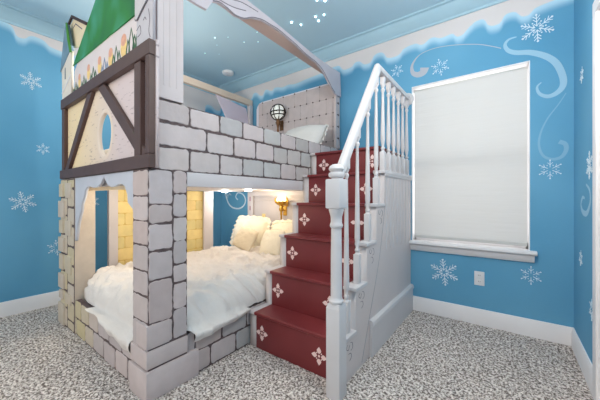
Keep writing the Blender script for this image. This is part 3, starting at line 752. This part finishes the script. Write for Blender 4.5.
# headboards
hb = [(-2.82, 1.22), (XB-.031, 1.22), (XB-.031, 2.39), (-2.72, 2.39), (-2.77, 2.375), (-2.80, 2.345), (-2.82, 2.30)]
cutout('upper_headboard', [hb], PY(2.80), .03, mat('headboard_edge_paint', (228, 226, 234), .5), bed)
bm = bmesh.new(); put_attr(bm)
box(bm, -2.775, XB-.032, 2.766, 2.769, 1.24, 2.372, mi=1)
zs = [1.24, 1.40, 1.56, 1.72, 1.88, 2.04, 2.21, 2.372]; j1 = [-2.70+.185*k for k in range(7)]; j2 = [-2.61+.185*k for k in range(7)]
rects = courses(-2.775, XB-.032, zs, [j1, j2])
bricks(bm, rects, PY(2.766), gap=.004, rise=.002, jit=.0015, rnd_=.006, tintf=lambda u, v: (1.15, 1.12, 1.10))
for (u0, u1, v0, v1) in rects:
    if u0 > -2.77:
        for v in (v0, v1): prism(bm, [(u0+math.cos(a*PI/4)*.011, v+math.sin(a*PI/4)*.009) for a in range(8)], PY(2.764), 0, .001, 2)
mesh_obj('stone_facing', bm, [brick_paint, soft_mortar, mortar_paint], bed)
cutout('lower_headboard', [[(-2.93, .02), (XB-.06, .02), (XB-.06, 1.155), (-2.93, 1.155)]], PY(2.80), .03, bunk_paint, bed)
boxobj('head_post', -2.965, -2.86, 2.735, 2.769, .02, 1.155, bunk_paint, bed)
for z in (.62, .80, .93, 1.06):
    bm = bmesh.new(); box(bm, -2.925, -2.90, 2.733, 2.735, z-.03, z+.03)
    mesh_obj('painted_mark', bm, mat('rose_mark_paint', (176, 140, 158), .6), bed)
boxobj('headboard_moulding', -2.855, XB-.062, 2.75, 2.769, 1.04, 1.065, bunk_paint, bed, .004)
# back side: painted yellow stone panels in a pale frame, upper rail and posts
bm = bmesh.new(); put_attr(bm)
box(bm, -2.975, -2.955, 1.02, 2.12, .03, 1.155, mi=1)
bricks(bm, courses(1.085, 2.0, [.03+.1125*k for k in range(11)], [[1.25, 1.47, 1.69, 1.91], [1.15, 1.36, 1.58, 1.80]]), PX(-2.955), gap=.004, rise=.002, jit=.001)
mesh_obj('yellow_stone_panel', bm, [yellow_brick, yellow_joint], bed)
bm = bmesh.new(); box(bm, -2.975, -2.93, 1.009, 1.084, .02, 1.155, .003); mesh_obj('panel_stile', bm, bunk_paint, bed)
bm = bmesh.new(); box(bm, -2.975, -2.93, 2.004, 2.135, .02, 1.155, .003); mesh_obj('panel_stile', bm, bunk_paint, bed)
bm = bmesh.new(); box(bm, -2.985, -2.95, .95, 2.73, .02, .27); mesh_obj('back_panel', bm, bunk_paint, bed)
bm = bmesh.new(); box(bm, -2.98, -2.93, .82, 2.85-.05, 2.385, 2.462, .003); mesh_obj('top_rail', bm, mat('warm_rail_paint', (224, 204, 186), .55, var=.08, vscale=3), bed)
boxobj('back_post', -2.98, -2.925, 2.74, 2.80, 1.22, 2.384, bunk_paint, bed)
cutout('back_side_board', [[(.80, 1.22), (2.738, 1.22), (2.738, 2.2), (2.70, 2.33), (2.2, 2.38), (2.3, 2.22), (2.40, 2.06), (2.2, 1.6), (.80, 1.40)]], PX(-2.975), .02, mat('lilac_board_paint', (212, 200, 214), .55), bed)

# ------------------------------------------------------------------ mattress, bedding
def slab(bm, x0, x1, y0, y1, z0, z1, b=.03): box(bm, x0, x1, y0, y1, z0, z1, b)
bm = bmesh.new(); slab(bm, -2.86, -1.64, .84, 2.70, .03, .36); 
tag(mesh_obj('mattress', bm, mattress_cloth, smooth='auto'), 'dark mattress edge showing under the white duvet of the lower bunk', 'mattress')
def sm(a, b, x):
    t = max(0, min(1, (x-a)/(b-a))); return t*t*(3-2*t)
def ruffle(x, y, s=1.0):
    p = Vector((x*4.2, y*4.2, 1.3)); q = noise.noise_vector(p)*.55
    v = 0; a = 1; f = 7.0
    for o in range(4):
        n_ = noise.noise(Vector((x*f*1.0+q.x*2, y*f*1.3+q.y*2, o*7.1)))
        v += a*(1-2*abs(n_)*1.6); a *= .55; f *= 1.9
    return v*s
X0, X1, Y0, Y1 = -2.925, XB-.018, .752, 2.70
stp = .011; nx = int((X1-X0)/stp); ny = int((Y1-Y0)/stp)
bm = bmesh.new(); g = []
for j in range(ny+1):
    row = []
    for i in range(nx+1):
        x = X0+(X1-X0)*i/nx; y = Y0+(Y1-Y0)*j/ny
        dl = x-X0; dr_ = X1-x; df = y-Y0
        k = (1-(1-min(1, dl/.10))**2.2)**.6; k2 = (1-(1-min(1, dr_/.20))**2.2)**.62; k3 = (1-(1-min(1, df/.16))**2.2)**.6
        hgt = .262+.192*min(k, 1)*k2*k3
        hem = .03*noise.noise(Vector((x*5, y*5, 3)))
        z = hgt+hem*(1-k2*k3)
        z += .02*noise.noise(Vector((x*2, y*2, 9)))
        zmin = .272 if (dr_ < .06 or df < .05) else .46*0+.25
        z = max(z, zmin)
        row.append(bm.verts.new((x+.006*noise.noise(Vector((x*9, y*9, z*9))), y+.006*noise.noise(Vector((y*9, x*9, z*7))), z)))
    g.append(row)
for j in range(ny):
    for i in range(nx): bm.faces.new((g[j][i], g[j][i+1], g[j+1][i+1], g[j+1][i]))
bm.normal_update()
mv = []
for row in g:
    for v in row:
        q = v.co; mv.append((v, v.normal*(.021*ruffle(q.x*.8+q.z*.5, q.y*.8+q.z*.5))))
for v, d in mv:
    v.co += d
    if v.co.y > 1.38: v.co.x = min(v.co.x, XB-.012)
    lim = .857 if v.co.x < -2.742 else .75+.02*(1-sm(-2.742, -2.6, v.co.x))
    if v.co.y < .9: v.co.x = max(v.co.x, -2.742) if v.co.y < .857 else v.co.x
    v.co.y = max(v.co.y, lim)
for row in g:
    for v in row:
        if v.normal.z > -2 and v.co.x > XB-.07 and v.co.y < .945: v.co.x = min(v.co.x, XB-.03)
# hem of the duvet hanging over the foot and the long side
def skirt(pts, out, drop):
    prev = pts; 
    for k in range(1, 7):
        cur = []
        for q, v in enumerate(pts):
            s = noise.noise(Vector((v.co.x*14, v.co.y*14, 0))); s2 = noise.noise(Vector((v.co.x*5, v.co.y*5, 4)))
            dd = drop(v.co)*(1+.5*s2)
            o_ = out*(.022+.012*math.sin(k/6*PI)+.010*s*k/6)
            cur.append(bm.verts.new(v.co+Vector((o_.x, o_.y, -dd*k/6+.012*math.sin(k/6*PI)))))
        for a in range(len(pts)-1): bm.faces.new((prev[a], prev[a+1], cur[a+1], cur[a]))
        prev = cur
skirt([g[0][i] for i in range(nx+1) if -2.45 < g[0][i].co.x < -1.72], Vector((0, -1.9, 0)), lambda c: .02+.075*sm(-2.3, -1.9, c.x))
skirt([g[j][nx] for j in range(ny+1) if .945 < g[j][nx].co.y < 1.415], Vector((1.35, 0, 0)), lambda c: .055*sm(1.5, 1.0, c.y)+.02)
dv = mesh_obj('duvet', bm, linen, smooth=True)
tag(dv, 'rumpled white ruffled duvet spread over the lower bunk', 'duvet')

def pillow(name, cx, cy, cz, w, h, t, tilt, yaw, roll, m, label, ruff=.0, group=None, quilt=False, n=34):
    """a stuffed cushion: w wide, h high, t thick, leaning back by tilt"""
    bm = bmesh.new(); top = []; bot = []
    for j in range(n+1):
        ra = []; rb = []
        for i in range(n+1):
            u = -1+2*i/n; v = -1+2*j/n
            e = max(0, (1-abs(u)**2.4))**.5*max(0, (1-abs(v)**2.4))**.5
            pin = 1-.10*(abs(u)*abs(v))**1.5 - .05*(abs(u)**3*(1-abs(v)**2)) - .05*(abs(v)**3*(1-abs(u)**2))
            sagx = u*w/2*pin; sagz = v*h/2*pin
            wr = .008*noise.noise(Vector((u*3+cx*7, v*3, cy*5)))+.004*noise.noise(Vector((u*9, v*9+cx, 2)))
            if quilt: wr += .003*math.sin(u*38)
            ra.append(bm.verts.new((sagx, -t/2*e-wr*e, sagz)))
            edge = i in (0, n) or j in (0, n)
            rb.append(ra[-1] if edge else bm.verts.new((sagx, t/2*e, sagz)))
        top.append(ra); bot.append(rb)
    for j in range(n):
        for i in range(n):
            bm.faces.new((top[j][i], top[j][i+1], top[j+1][i+1], top[j+1][i]))
            bm.faces.new((bot[j][i], bot[j+1][i], bot[j+1][i+1], bot[j][i+1]))
    if ruff:
        loop = [top[0][i] for i in range(n)]+[top[j][n] for j in range(n)]+[top[n][n-i] for i in range(n)]+[top[n-j][0] for j in range(n)]
        N = len(loop); prev = loop
        for k in range(1, 4):
            cur = []
            for q in range(N):
                c = loop[q].co; d = Vector((c.x/(w/2), 0, c.z/(h/2)))
                if abs(d.x) > abs(d.z): d.z *= .35
                else: d.x *= .35
                d.normalize()
                wob = math.sin(q*1.15)+.5*math.sin(q*2.3+1)
                cur.append(bm.verts.new(c+d*ruff*k/3*(1+.12*math.sin(q*.9))+Vector((0, wob*.010*k/3, 0))))
            for q in range(N): bm.faces.new((prev[q], prev[(q+1) % N], cur[(q+1) % N], cur[q]))
            prev = cur
    o = mesh_obj(name, bm, m, smooth=True)
    o.location = (cx, cy, cz)
    o.rotation_mode = 'YXZ'
    o.matrix_basis = Matrix.Translation((cx, cy, cz)) @ Matrix.Rotation(yaw, 4, 'Z') @ Matrix.Rotation(-tilt, 4, 'X') @ Matrix.Rotation(roll, 4, 'Y')
    tag(o, label, 'pillow', group)
    return o
pillow('pillow', -2.70, 2.53, .635, .54, .36, .17, .40, .08, .03, cream_linen, 'cream ruffled pillow nearest the wall on the lower bunk', .05)
pillow('pillow', -2.14, 2.58, .62, .48, .34, .16, .40, .0, -.05, cream_linen, 'cream ruffled pillow under the gold sconce, beside the stairs', .045)
pillow('throw_pillow', -2.50, 2.27, .595, .32, .28, .11, .5, .12, .25, mat('champagne_cloth', (232, 218, 192), .8, var=.04, bump=.3, bscale=60), 'plain champagne throw pillow leaning in front of the ruffled pillows')
pillow('throw_pillow', -2.12, 2.32, .575, .34, .31, .11, .42, -.05, -.04, cream_linen, 'channel quilted cream pillow leaning behind the stairs', .0, quilt=True)

# upper bunk bedding
bm = bmesh.new(); slab(bm, -2.88, XB-.06, .80, 2.74, 1.217, 1.40)
tag(mesh_obj('mattress', bm, linen, smooth='auto'), 'white mattress of the upper bunk behind the stone rail', 'mattress')
bm = bmesh.new(); g = []; nx, ny = 50, 70
for j in range(ny+1):
    row = []
    for i in range(nx+1):
        x = -2.87+(XB-.065+2.87)*i/nx; y = .83+1.45*j/ny
        e = min(i, nx-i, 6)/6; e2 = min(j, ny-j, 6)/6
        row.append(bm.verts.new((x, y, 1.405+.09*(e*e2)**.5+.012*ruffle(x, y)*e*e2)))
    g.append(row)
for j in range(ny):
    for i in range(nx): bm.faces.new((g[j][i], g[j][i+1], g[j+1][i+1], g[j+1][i]))
tag(mesh_obj('duvet', bm, linen, smooth=True), 'white duvet on the upper bunk, mostly hidden by the stone rail', 'duvet')
pillow('pillow', -1.84, 2.48, 1.70, .60, .44, .20, .62, .0, .04, linen, 'white pillow on the upper bunk showing over the stone rail', .02)

# ------------------------------------------------------------------ sconces
def sconce(name, x, zb, zg, r, label, metal, cage, globe_m):
    y = 2.69; yb = 2.769 if zb < 1.2 else 2.763
    o = empty(name, (x, yb, zb), label, 'wall lamp')
    bm = bmesh.new(); lathe(bm, [(.006, zb), (.012, zb+.02), (.010, zb+.05), (.016, zb+.07), (.012, zb+.10), (.02, zg-r-.07), (.034, zg-r-.045), (.020, zg-r-.02), (.03, zg-r), (.001, zg-r)], x, y, 16)
    mesh_obj('stem', bm, metal, o, smooth=True)
    bm = bmesh.new(); tube(bm, [(x, y, zg-r-.06), (x, yb-.002, zg-r-.06)], .009, 8); 
    box(bm, x-.03, x+.03, yb-.008, yb-.0005, zg-r-.13, zg-r+.0, .003)
    mesh_obj('wall_bracket', bm, metal, o)
    bm = bmesh.new(); K = 8
    if cage:
        for k in range(K):
            a = k*2*PI/K; pts = []
            for s in range(9):
                ph = -PI/2+s*PI/8*.98; rr_ = (r+.012)*math.cos(ph)+.002
                pts.append((x+rr_*math.cos(a), y+rr_*math.sin(a)*.8, zg+(r+.008)*math.sin(ph)))
            tube(bm, pts, .006, 6)
        for zz, q in ((0, 1.0), (-.04, .86)):
            tube(bm, [(x+(r+.013)*q*math.cos(a*2*PI/24), y+(r+.013)*q*.8*math.sin(a*2*PI/24), zg+zz) for a in range(25)], .007, 6)
        for k in range(16):
            a = k*2*PI/16; bmesh.ops.create_icosphere(bm, subdivisions=1, radius=.010, matrix=Matrix.Translation((x+(r+.014)*math.cos(a), y+(r+.014)*.8*math.sin(a), zg-.005)))
        mesh_obj('cage', bm, cage, o)
    else:
        lathe(bm, [(.03, zg-r), (.055, zg-r+.012), (.072, zg-r*.4), (.074, zg-.005), (.068, zg-.005), (.05, zg-r+.02)], x, y, 20, cap=False)
        for k in range(10):
            a = k*2*PI/10; tube(bm, [(x+.070*math.cos(a), y+.070*math.sin(a)*.95, zg-.03), (x+.082*math.cos(a), y+.078*math.sin(a), zg+.0), (x+.084*math.cos(a), y+.080*math.sin(a), zg+.038)], lambda t: .010*(1-t)+.002, 6)
        tube(bm, [(x+.09, y, zg-.07), (x+.105, y, zg), (x+.085, y, zg+.06)], lambda t: .016*(1-t)+.003, 8)
        mesh_obj('crown_cup', bm, metal, o, smooth=True)
    bm = bmesh.new(); bmesh.ops.create_uvsphere(bm, u_segments=20, v_segments=14, radius=r, matrix=Matrix.Translation((x, y, zg))@Matrix.Diagonal((1, .8, 1, 1)))
    mesh_obj('globe', bm, globe_m, o, smooth=True)
    return o
sconce('wall_sconce', -2.30, .80, 1.04, .062, 'lit gold torch sconce over the pillows of the lower bunk', gold, None, globe_lit)
sconce('wall_sconce', -2.355, 1.86, 2.165, .092, 'dark caged torch sconce on the headboard of the upper bunk', bronze, black_iron, globe_glass)
outlet('headboard_outlet', -2.68, .80, 2.769, 'small warm plate with sockets on the lower headboard above the pillows', .06, .12, mat('warm_plastic', (248, 226, 160), .5))

# ------------------------------------------------------------------ staircase
stair = empty('staircase', (-1.14, 2.1, 0), 'white staircase with red treads and risers climbing to the upper bunk', 'staircase')
YS = [1.43, 1.595, 1.765, 1.93, 2.09, 2.215]; ZS = [.26, .52, .775, 1.035, 1.285, 1.50]
XS0, XA, XC, XS1 = XB+.006, -1.458, -.845, -.757
def motif(parent, x, y, z, s=1.0):
    bm = bmesh.new(); F_ = PY(y)
    for k in range(4):
        a = k*PI/2; c, s_ = math.cos(a), math.sin(a)
        pet = [(.014, 0), (.024, .013), (.034, .016), (.044, .010), (.056, 0), (.044, -.010), (.034, -.016), (.024, -.013)]
        prism(bm, [(x+s*(c*p-s_*q), z+s*(s_*p+c*q)) for p, q in pet], F_, 0, .0015)
        a2 = a+PI/4; prism(bm, [(x+s*(.024*math.cos(a2)+.005*math.cos(b*PI/3)), z+s*(.024*math.sin(a2)+.005*math.sin(b*PI/3))) for b in range(6)], F_, 0, .0015)
    prism(bm, [(x+s*.008*math.cos(b*PI/4), z+s*.008*math.sin(b*PI/4)) for b in range(8)], F_, 0, .0015)
    mesh_obj('flower_motif', bm, motif_paint, parent)
zprev = 0
for i, (y, z) in enumerate(zip(YS, ZS)):
    r_ = boxobj('riser', XA, XC+.001 if i < 5 else XS1-.09, y, y+.02, zprev-.0 if i else 0.0, z-.022, red_paint, stair, .001)
    zc = (zprev+z)/2-.012
    motif(r_, (-1.402, -1.396, -1.391, -1.391, -1.383, -1.375)[i], y, zc)
    motif(r_, (-.922, -.945, -.905, -.905, -.905, -.905)[i], y, zc)
    ynext = YS[i+1] if i < 5 else 2.80
    bm = bmesh.new(); prism(bm, [(y-.018, z-.004), (y-.014, z), (ynext+.002, z), (ynext+.002, z-.022), (y-.014, z-.022), (y-.018, z-.018)], lambda u, v, d: (d, u, v), XA-.004, XC+.002)
    mesh_obj('tread', bm, red_paint, stair)
    zprev = z
def stair_outline(yend, n, zoff=0.0):
    pts = [(YS[0], 0)]; 
    for i in range(n):
        pts.append((YS[i], ZS[i]-.022))
        pts.append((YS[i+1] if i < n-1 else yend, ZS[i]-.022))
    pts.append((yend, 0)); return pts
cutout('stringer', [stair_outline(2.69, 6)], PX(XS0), XA-XS0-.001, panel_paint, stair)
cutout('stringer', [stair_outline(2.80, 5)], PX(XC+.004), XS1-XC-.004, panel_paint, stair)
for i, (y, z) in enumerate(zip(YS, ZS)):     # pale tread ends with a nose
    ynext = (YS[i+1] if i < 5 else 2.69)
    boxobj('tread_end', XS0+.001, XA-.005, y-.018, ynext+.0, z-.021, z, bunk_paint, stair, .004)
    if i < 4: boxobj('tread_end', XC+.003, XS1+.007, y-.014, ynext-.001, z-.021, z+.001, rail_paint, stair, .005)
boxobj('landing_cap', XC+.003, XS1+.012, YS[4]-.02, 2.805, ZS[4]-.021, ZS[4]+.004, rail_paint, stair, .005)
bm = bmesh.new()
prism(bm, [(XS1+.0005, ZS[4]-.022), (XS1+.012, ZS[4]-.022), (XS1+.010, ZS[4]-.036), (XS1+.004, ZS[4]-.045), (XS1+.0005, ZS[4]-.045)], lambda u, v, d: (u, d, v), YS[4], 2.80)
mesh_obj('landing_moulding', bm, rail_paint, stair)
# beaded panelling under the landing
bm = bmesh.new()
for y in [2.13+.085*k for k in range(8)]:
    zb = .72; prism(bm, [(y-.006, zb), (y-.002, zb-.05), (y+.002, zb-.05), (y+.006, zb), (y+.006, ZS[4]-.046), (y-.006, ZS[4]-.046)], PX(XS1+.0002), 0, .0025)
mesh_obj('bead_strips', bm, rail_paint, stair)
# shallow seam and painted curls on the outer side
bm = bmesh.new(); stroke(bm, catmull([(2.10, 1.235), (2.10, 1.10), (2.075, .93), (1.975, .62), (1.81, .28), (1.68, .02)], 6), .007, PX(XS1), 0, .001)
mesh_obj('painted_line', bm, mat('seam_grey', (168, 166, 170), .7), stair)
for i in range(4):
    y = (YS[i]+YS[i+1])/2; z = ZS[i]-.075
    for sx in (1,):
        for pts in ([(y-.03, z+.03), (y-.045, z+.01), (y-.02, z-.005), (y-.005, z+.02)], [(y+.005, z+.03), (y+.03, z+.02), (y+.035, z-.01), (y+.01, z-.02)], [(y-.02, z-.03), (y+.01, z-.035), (y+.02, z-.06), (y-.005, z-.075)]):
            bm = bmesh.new(); stroke(bm, catmull(pts, 5), lambda t: .002+.002*math.sin(PI*t), PX(XS1), 0, .001)
            mesh_obj('painted_scroll', bm, ink_paint, stair)
bm = bmesh.new(); prism(bm, [(0, 0), (.020, 0), (.020, .205), (.030, .215), (.026, .24), (.012, .25), (0, .25)], lambda u, v, d: (XS1+.0005+u, d, v), 1.80, 2.802)
mesh_obj('base_moulding', bm, rail_paint, stair, smooth='auto')

# railing
def turned(bm, x, y, z0, z1, w=.039, seg=12, low=.17, high=.07):
    H = z1-z0
    box(bm, x-w/2, x+w/2, y-w/2, y+w/2, z0, z0+low, .002)
    a = z0+low; b = z1-high; r = w/2
    prof = [(r*.95, a), (r*.55, a+.012), (r*.85, a+.022), (r*.85, a+.030), (r*.5, a+.042), (r*.62, a+.06), (r*.92, a+.10), (r*.88, a+.15), (r*.55, a+(b-a)*.75), (r*.48, b-.06), (r*.8, b-.045), (r*.8, b-.035), (r*.5, b-.025), (r*.85, b-.008), (r*.9, b)]
    lathe(bm, prof, x, y, seg)
    box(bm, x-w*.44, x+w*.44, y-w*.44, y+w*.44, b, z1, .002)
XM = -.792
slope = (2.05-1.15)/(2.03-1.385)
def railz(y): return 1.155+(y-1.385)*slope
for k, y in enumerate((1.535, 1.688, 1.855, 2.012)):
    z1 = min(railz(y), 2.04)-.02
    bm = bmesh.new(); turned(bm, XM, y, ZS[k]+.001, z1, low=.19, high=.09)
    mesh_obj('baluster', bm, rail_paint, stair, smooth='auto')
for k in range(6):
    y = 2.15+.128*k
    bm = bmesh.new(); turned(bm, XM, y, ZS[4]+.004, 2.022, low=.15, high=.06)
    mesh_obj('baluster', bm, rail_paint, stair, smooth='auto')
# handrail: sloping run mitred into the level run
RP = [(u*.82, v*.85) for u, v in [(-.033, -.012), (-.030, -.028), (-.018, -.032), (.018, -.032), (.030, -.028), (.033, -.012), (.033, .010), (.022, .026), (.008, .031), (-.008, .031), (-.022, .026), (-.033, .010)]]
def rail(path):
    bm = bmesh.new(); rings = []
    P = [Vector((0, a, b)) for a, b in path]
    for i, p in enumerate(P):
        d1 = (P[i]-P[i-1]).normalized() if i else None; d2 = (P[i+1]-P[i]).normalized() if i < len(P)-1 else None
        if d1 and d2:
            t = (d1+d2).normalized(); k = 1/max(.3, t.dot(d1))
        else: t = d1 or d2; k = 1
        if i in (0, len(P)-1): nrm = Vector((0, 0, 1)); k = 1/abs(t.y) if i == 0 else 1
        else: nrm = Vector((0, -t.z, t.y))
        rings.append([bm.verts.new(Vector((XM+u, p.y, p.z))+nrm*v*k) for u, v in RP])
    n = len(RP)
    for a, b in zip(rings, rings[1:]):
        for q in range(n): bm.faces.new((a[q], a[(q+1) % n], b[(q+1) % n], b[q]))
    bm.faces.new(rings[0]); bm.faces.new(rings[-1])
    return bm
mesh_obj('handrail', rail([(1.375, 1.125), (2.035, 2.055), (2.806, 2.045)]), rail_paint, stair, smooth='auto')
bm = bmesh.new()
n = 24
rg = [[bm.verts.new((XM+r_*math.cos(a*2*PI/n), y_, 2.035+r_*math.sin(a*2*PI/n))) for a in range(n)] for r_, y_ in ((.062, 2.8195), (.062, 2.811), (.052, 2.804), (.03, 2.803))]
for a, b_ in zip(rg, rg[1:]):
    for k in range(n): bm.faces.new((a[k], a[(k+1) % n], b_[(k+1) % n], b_[k]))
bm.faces.new(rg[0]); bm.faces.new(rg[-1])
mesh_obj('rosette', bm, rail_paint, stair, smooth='auto')
# newel post
nxc, nyc = -.752, 1.340
bm = bmesh.new(); W = .041
box(bm, nxc-W, nxc+W, nyc-W, nyc+W, 0, .485, .003)
# chamfered shoulders
rg = [[bm.verts.new((nxc+sx*w_, nyc+sy*w_, z_)) for sx, sy in ((-1, -1), (1, -1), (1, 1), (-1, 1))] for w_, z_ in ((W, .4851), (.033, .508))]
for k in range(4): bm.faces.new((rg[0][k], rg[0][(k+1) % 4], rg[1][(k+1) % 4], rg[1][k]))
bm.faces.new(rg[1]); bm.faces.new(rg[0])
lathe(bm, [(.036, .505), (.041, .513), (.041, .523), (.034, .530), (.031, .545), (.030, .75), (.028, .905), (.027, .912), (.034, .92), (.036, .93), (.032, .94), (.030, .95), (.031, .975), (.036, .995), (.041, 1.01), (.041, 1.02)], nxc, nyc, 24)
box(bm, nxc-.045, nxc+.045, nyc-.045, nyc+.045, 1.02, 1.18, .010)
lathe(bm, [(.028, 1.178), (.026, 1.186), (.040, 1.192), (.044, 1.204), (.040, 1.214), (.030, 1.219), (.036, 1.224), (.042, 1.235), (.036, 1.25), (.02, 1.26), (.001, 1.263)], nxc, nyc, 24)
mesh_obj('newel_post', bm, rail_paint, stair, smooth='auto')

# ------------------------------------------------------------------ light
w = bpy.data.worlds.new('world'); scene.world = w; w.use_nodes = True
bg = w.node_tree.nodes['Background']; bg.inputs[0].default_value = (1, .935, .87, 1); bg.inputs[1].default_value = 1.35
def area(name, loc, rot, sx, sy, power, colr=(1, 1, 1)):
    l = bpy.data.lights.new(name, 'AREA'); l.shape = 'RECTANGLE'; l.size = sx; l.size_y = sy; l.energy = power; l.color = colr
    o = bpy.data.objects.new(name, l); col.objects.link(o); o.location = loc; o.rotation_euler = rot
    return o
def point(name, loc, power, colr, r=.05):
    l = bpy.data.lights.new(name, 'POINT'); l.energy = power; l.color = colr; l.shadow_soft_size = r
    o = bpy.data.objects.new(name, l); col.objects.link(o); o.location = loc
    return o
area('ceiling_fill_light', (-1.1, -.45, ZC-.13), (0, 0, 0), .35, .35, 8, (1, .95, .88))  # fill from the added ceiling lamp
point('pendant_fill_light', (-.15, 1.25, 2.2), 44, (1, .90, .80), .16)  # fill from the two added pendants, both out of view
point('pendant_fill_light', (-2.5, -.7, 2.2), 15, (1, .90, .80), .16)
area('daylight_at_window', (-.31, YW+.55, 1.5), (-PI/2, 0, 0), 1.1, 1.7, 14, (.97, .99, 1))
point('lower_sconce_light', (-2.30, 2.45, 1.06), 3, (1, .82, .56), .06)
point('added_under_deck_light', (-2.45, 1.05, 1.08), 5, (1, .88, .68), .04)  # added light under the deck, one per added puck
point('added_under_deck_light', (-2.05, 1.90, 1.08), 1.8, (1, .90, .74), .04)
point('added_under_deck_light', (-2.85, 2.25, 1.08), 5, (1, .95, .86), .04)
point('clip_lamp_fill_light', (-2.62, 1.15, 2.2), 17, (1, .93, .84), .05)  # added light for the upper bunk and the ceiling over it
scene.view_settings.view_transform = 'Standard'; scene.view_settings.look = 'None'
scene.view_settings.gamma = 1; scene.view_settings.use_curve_mapping = False
scene.view_settings.exposure = 0.0
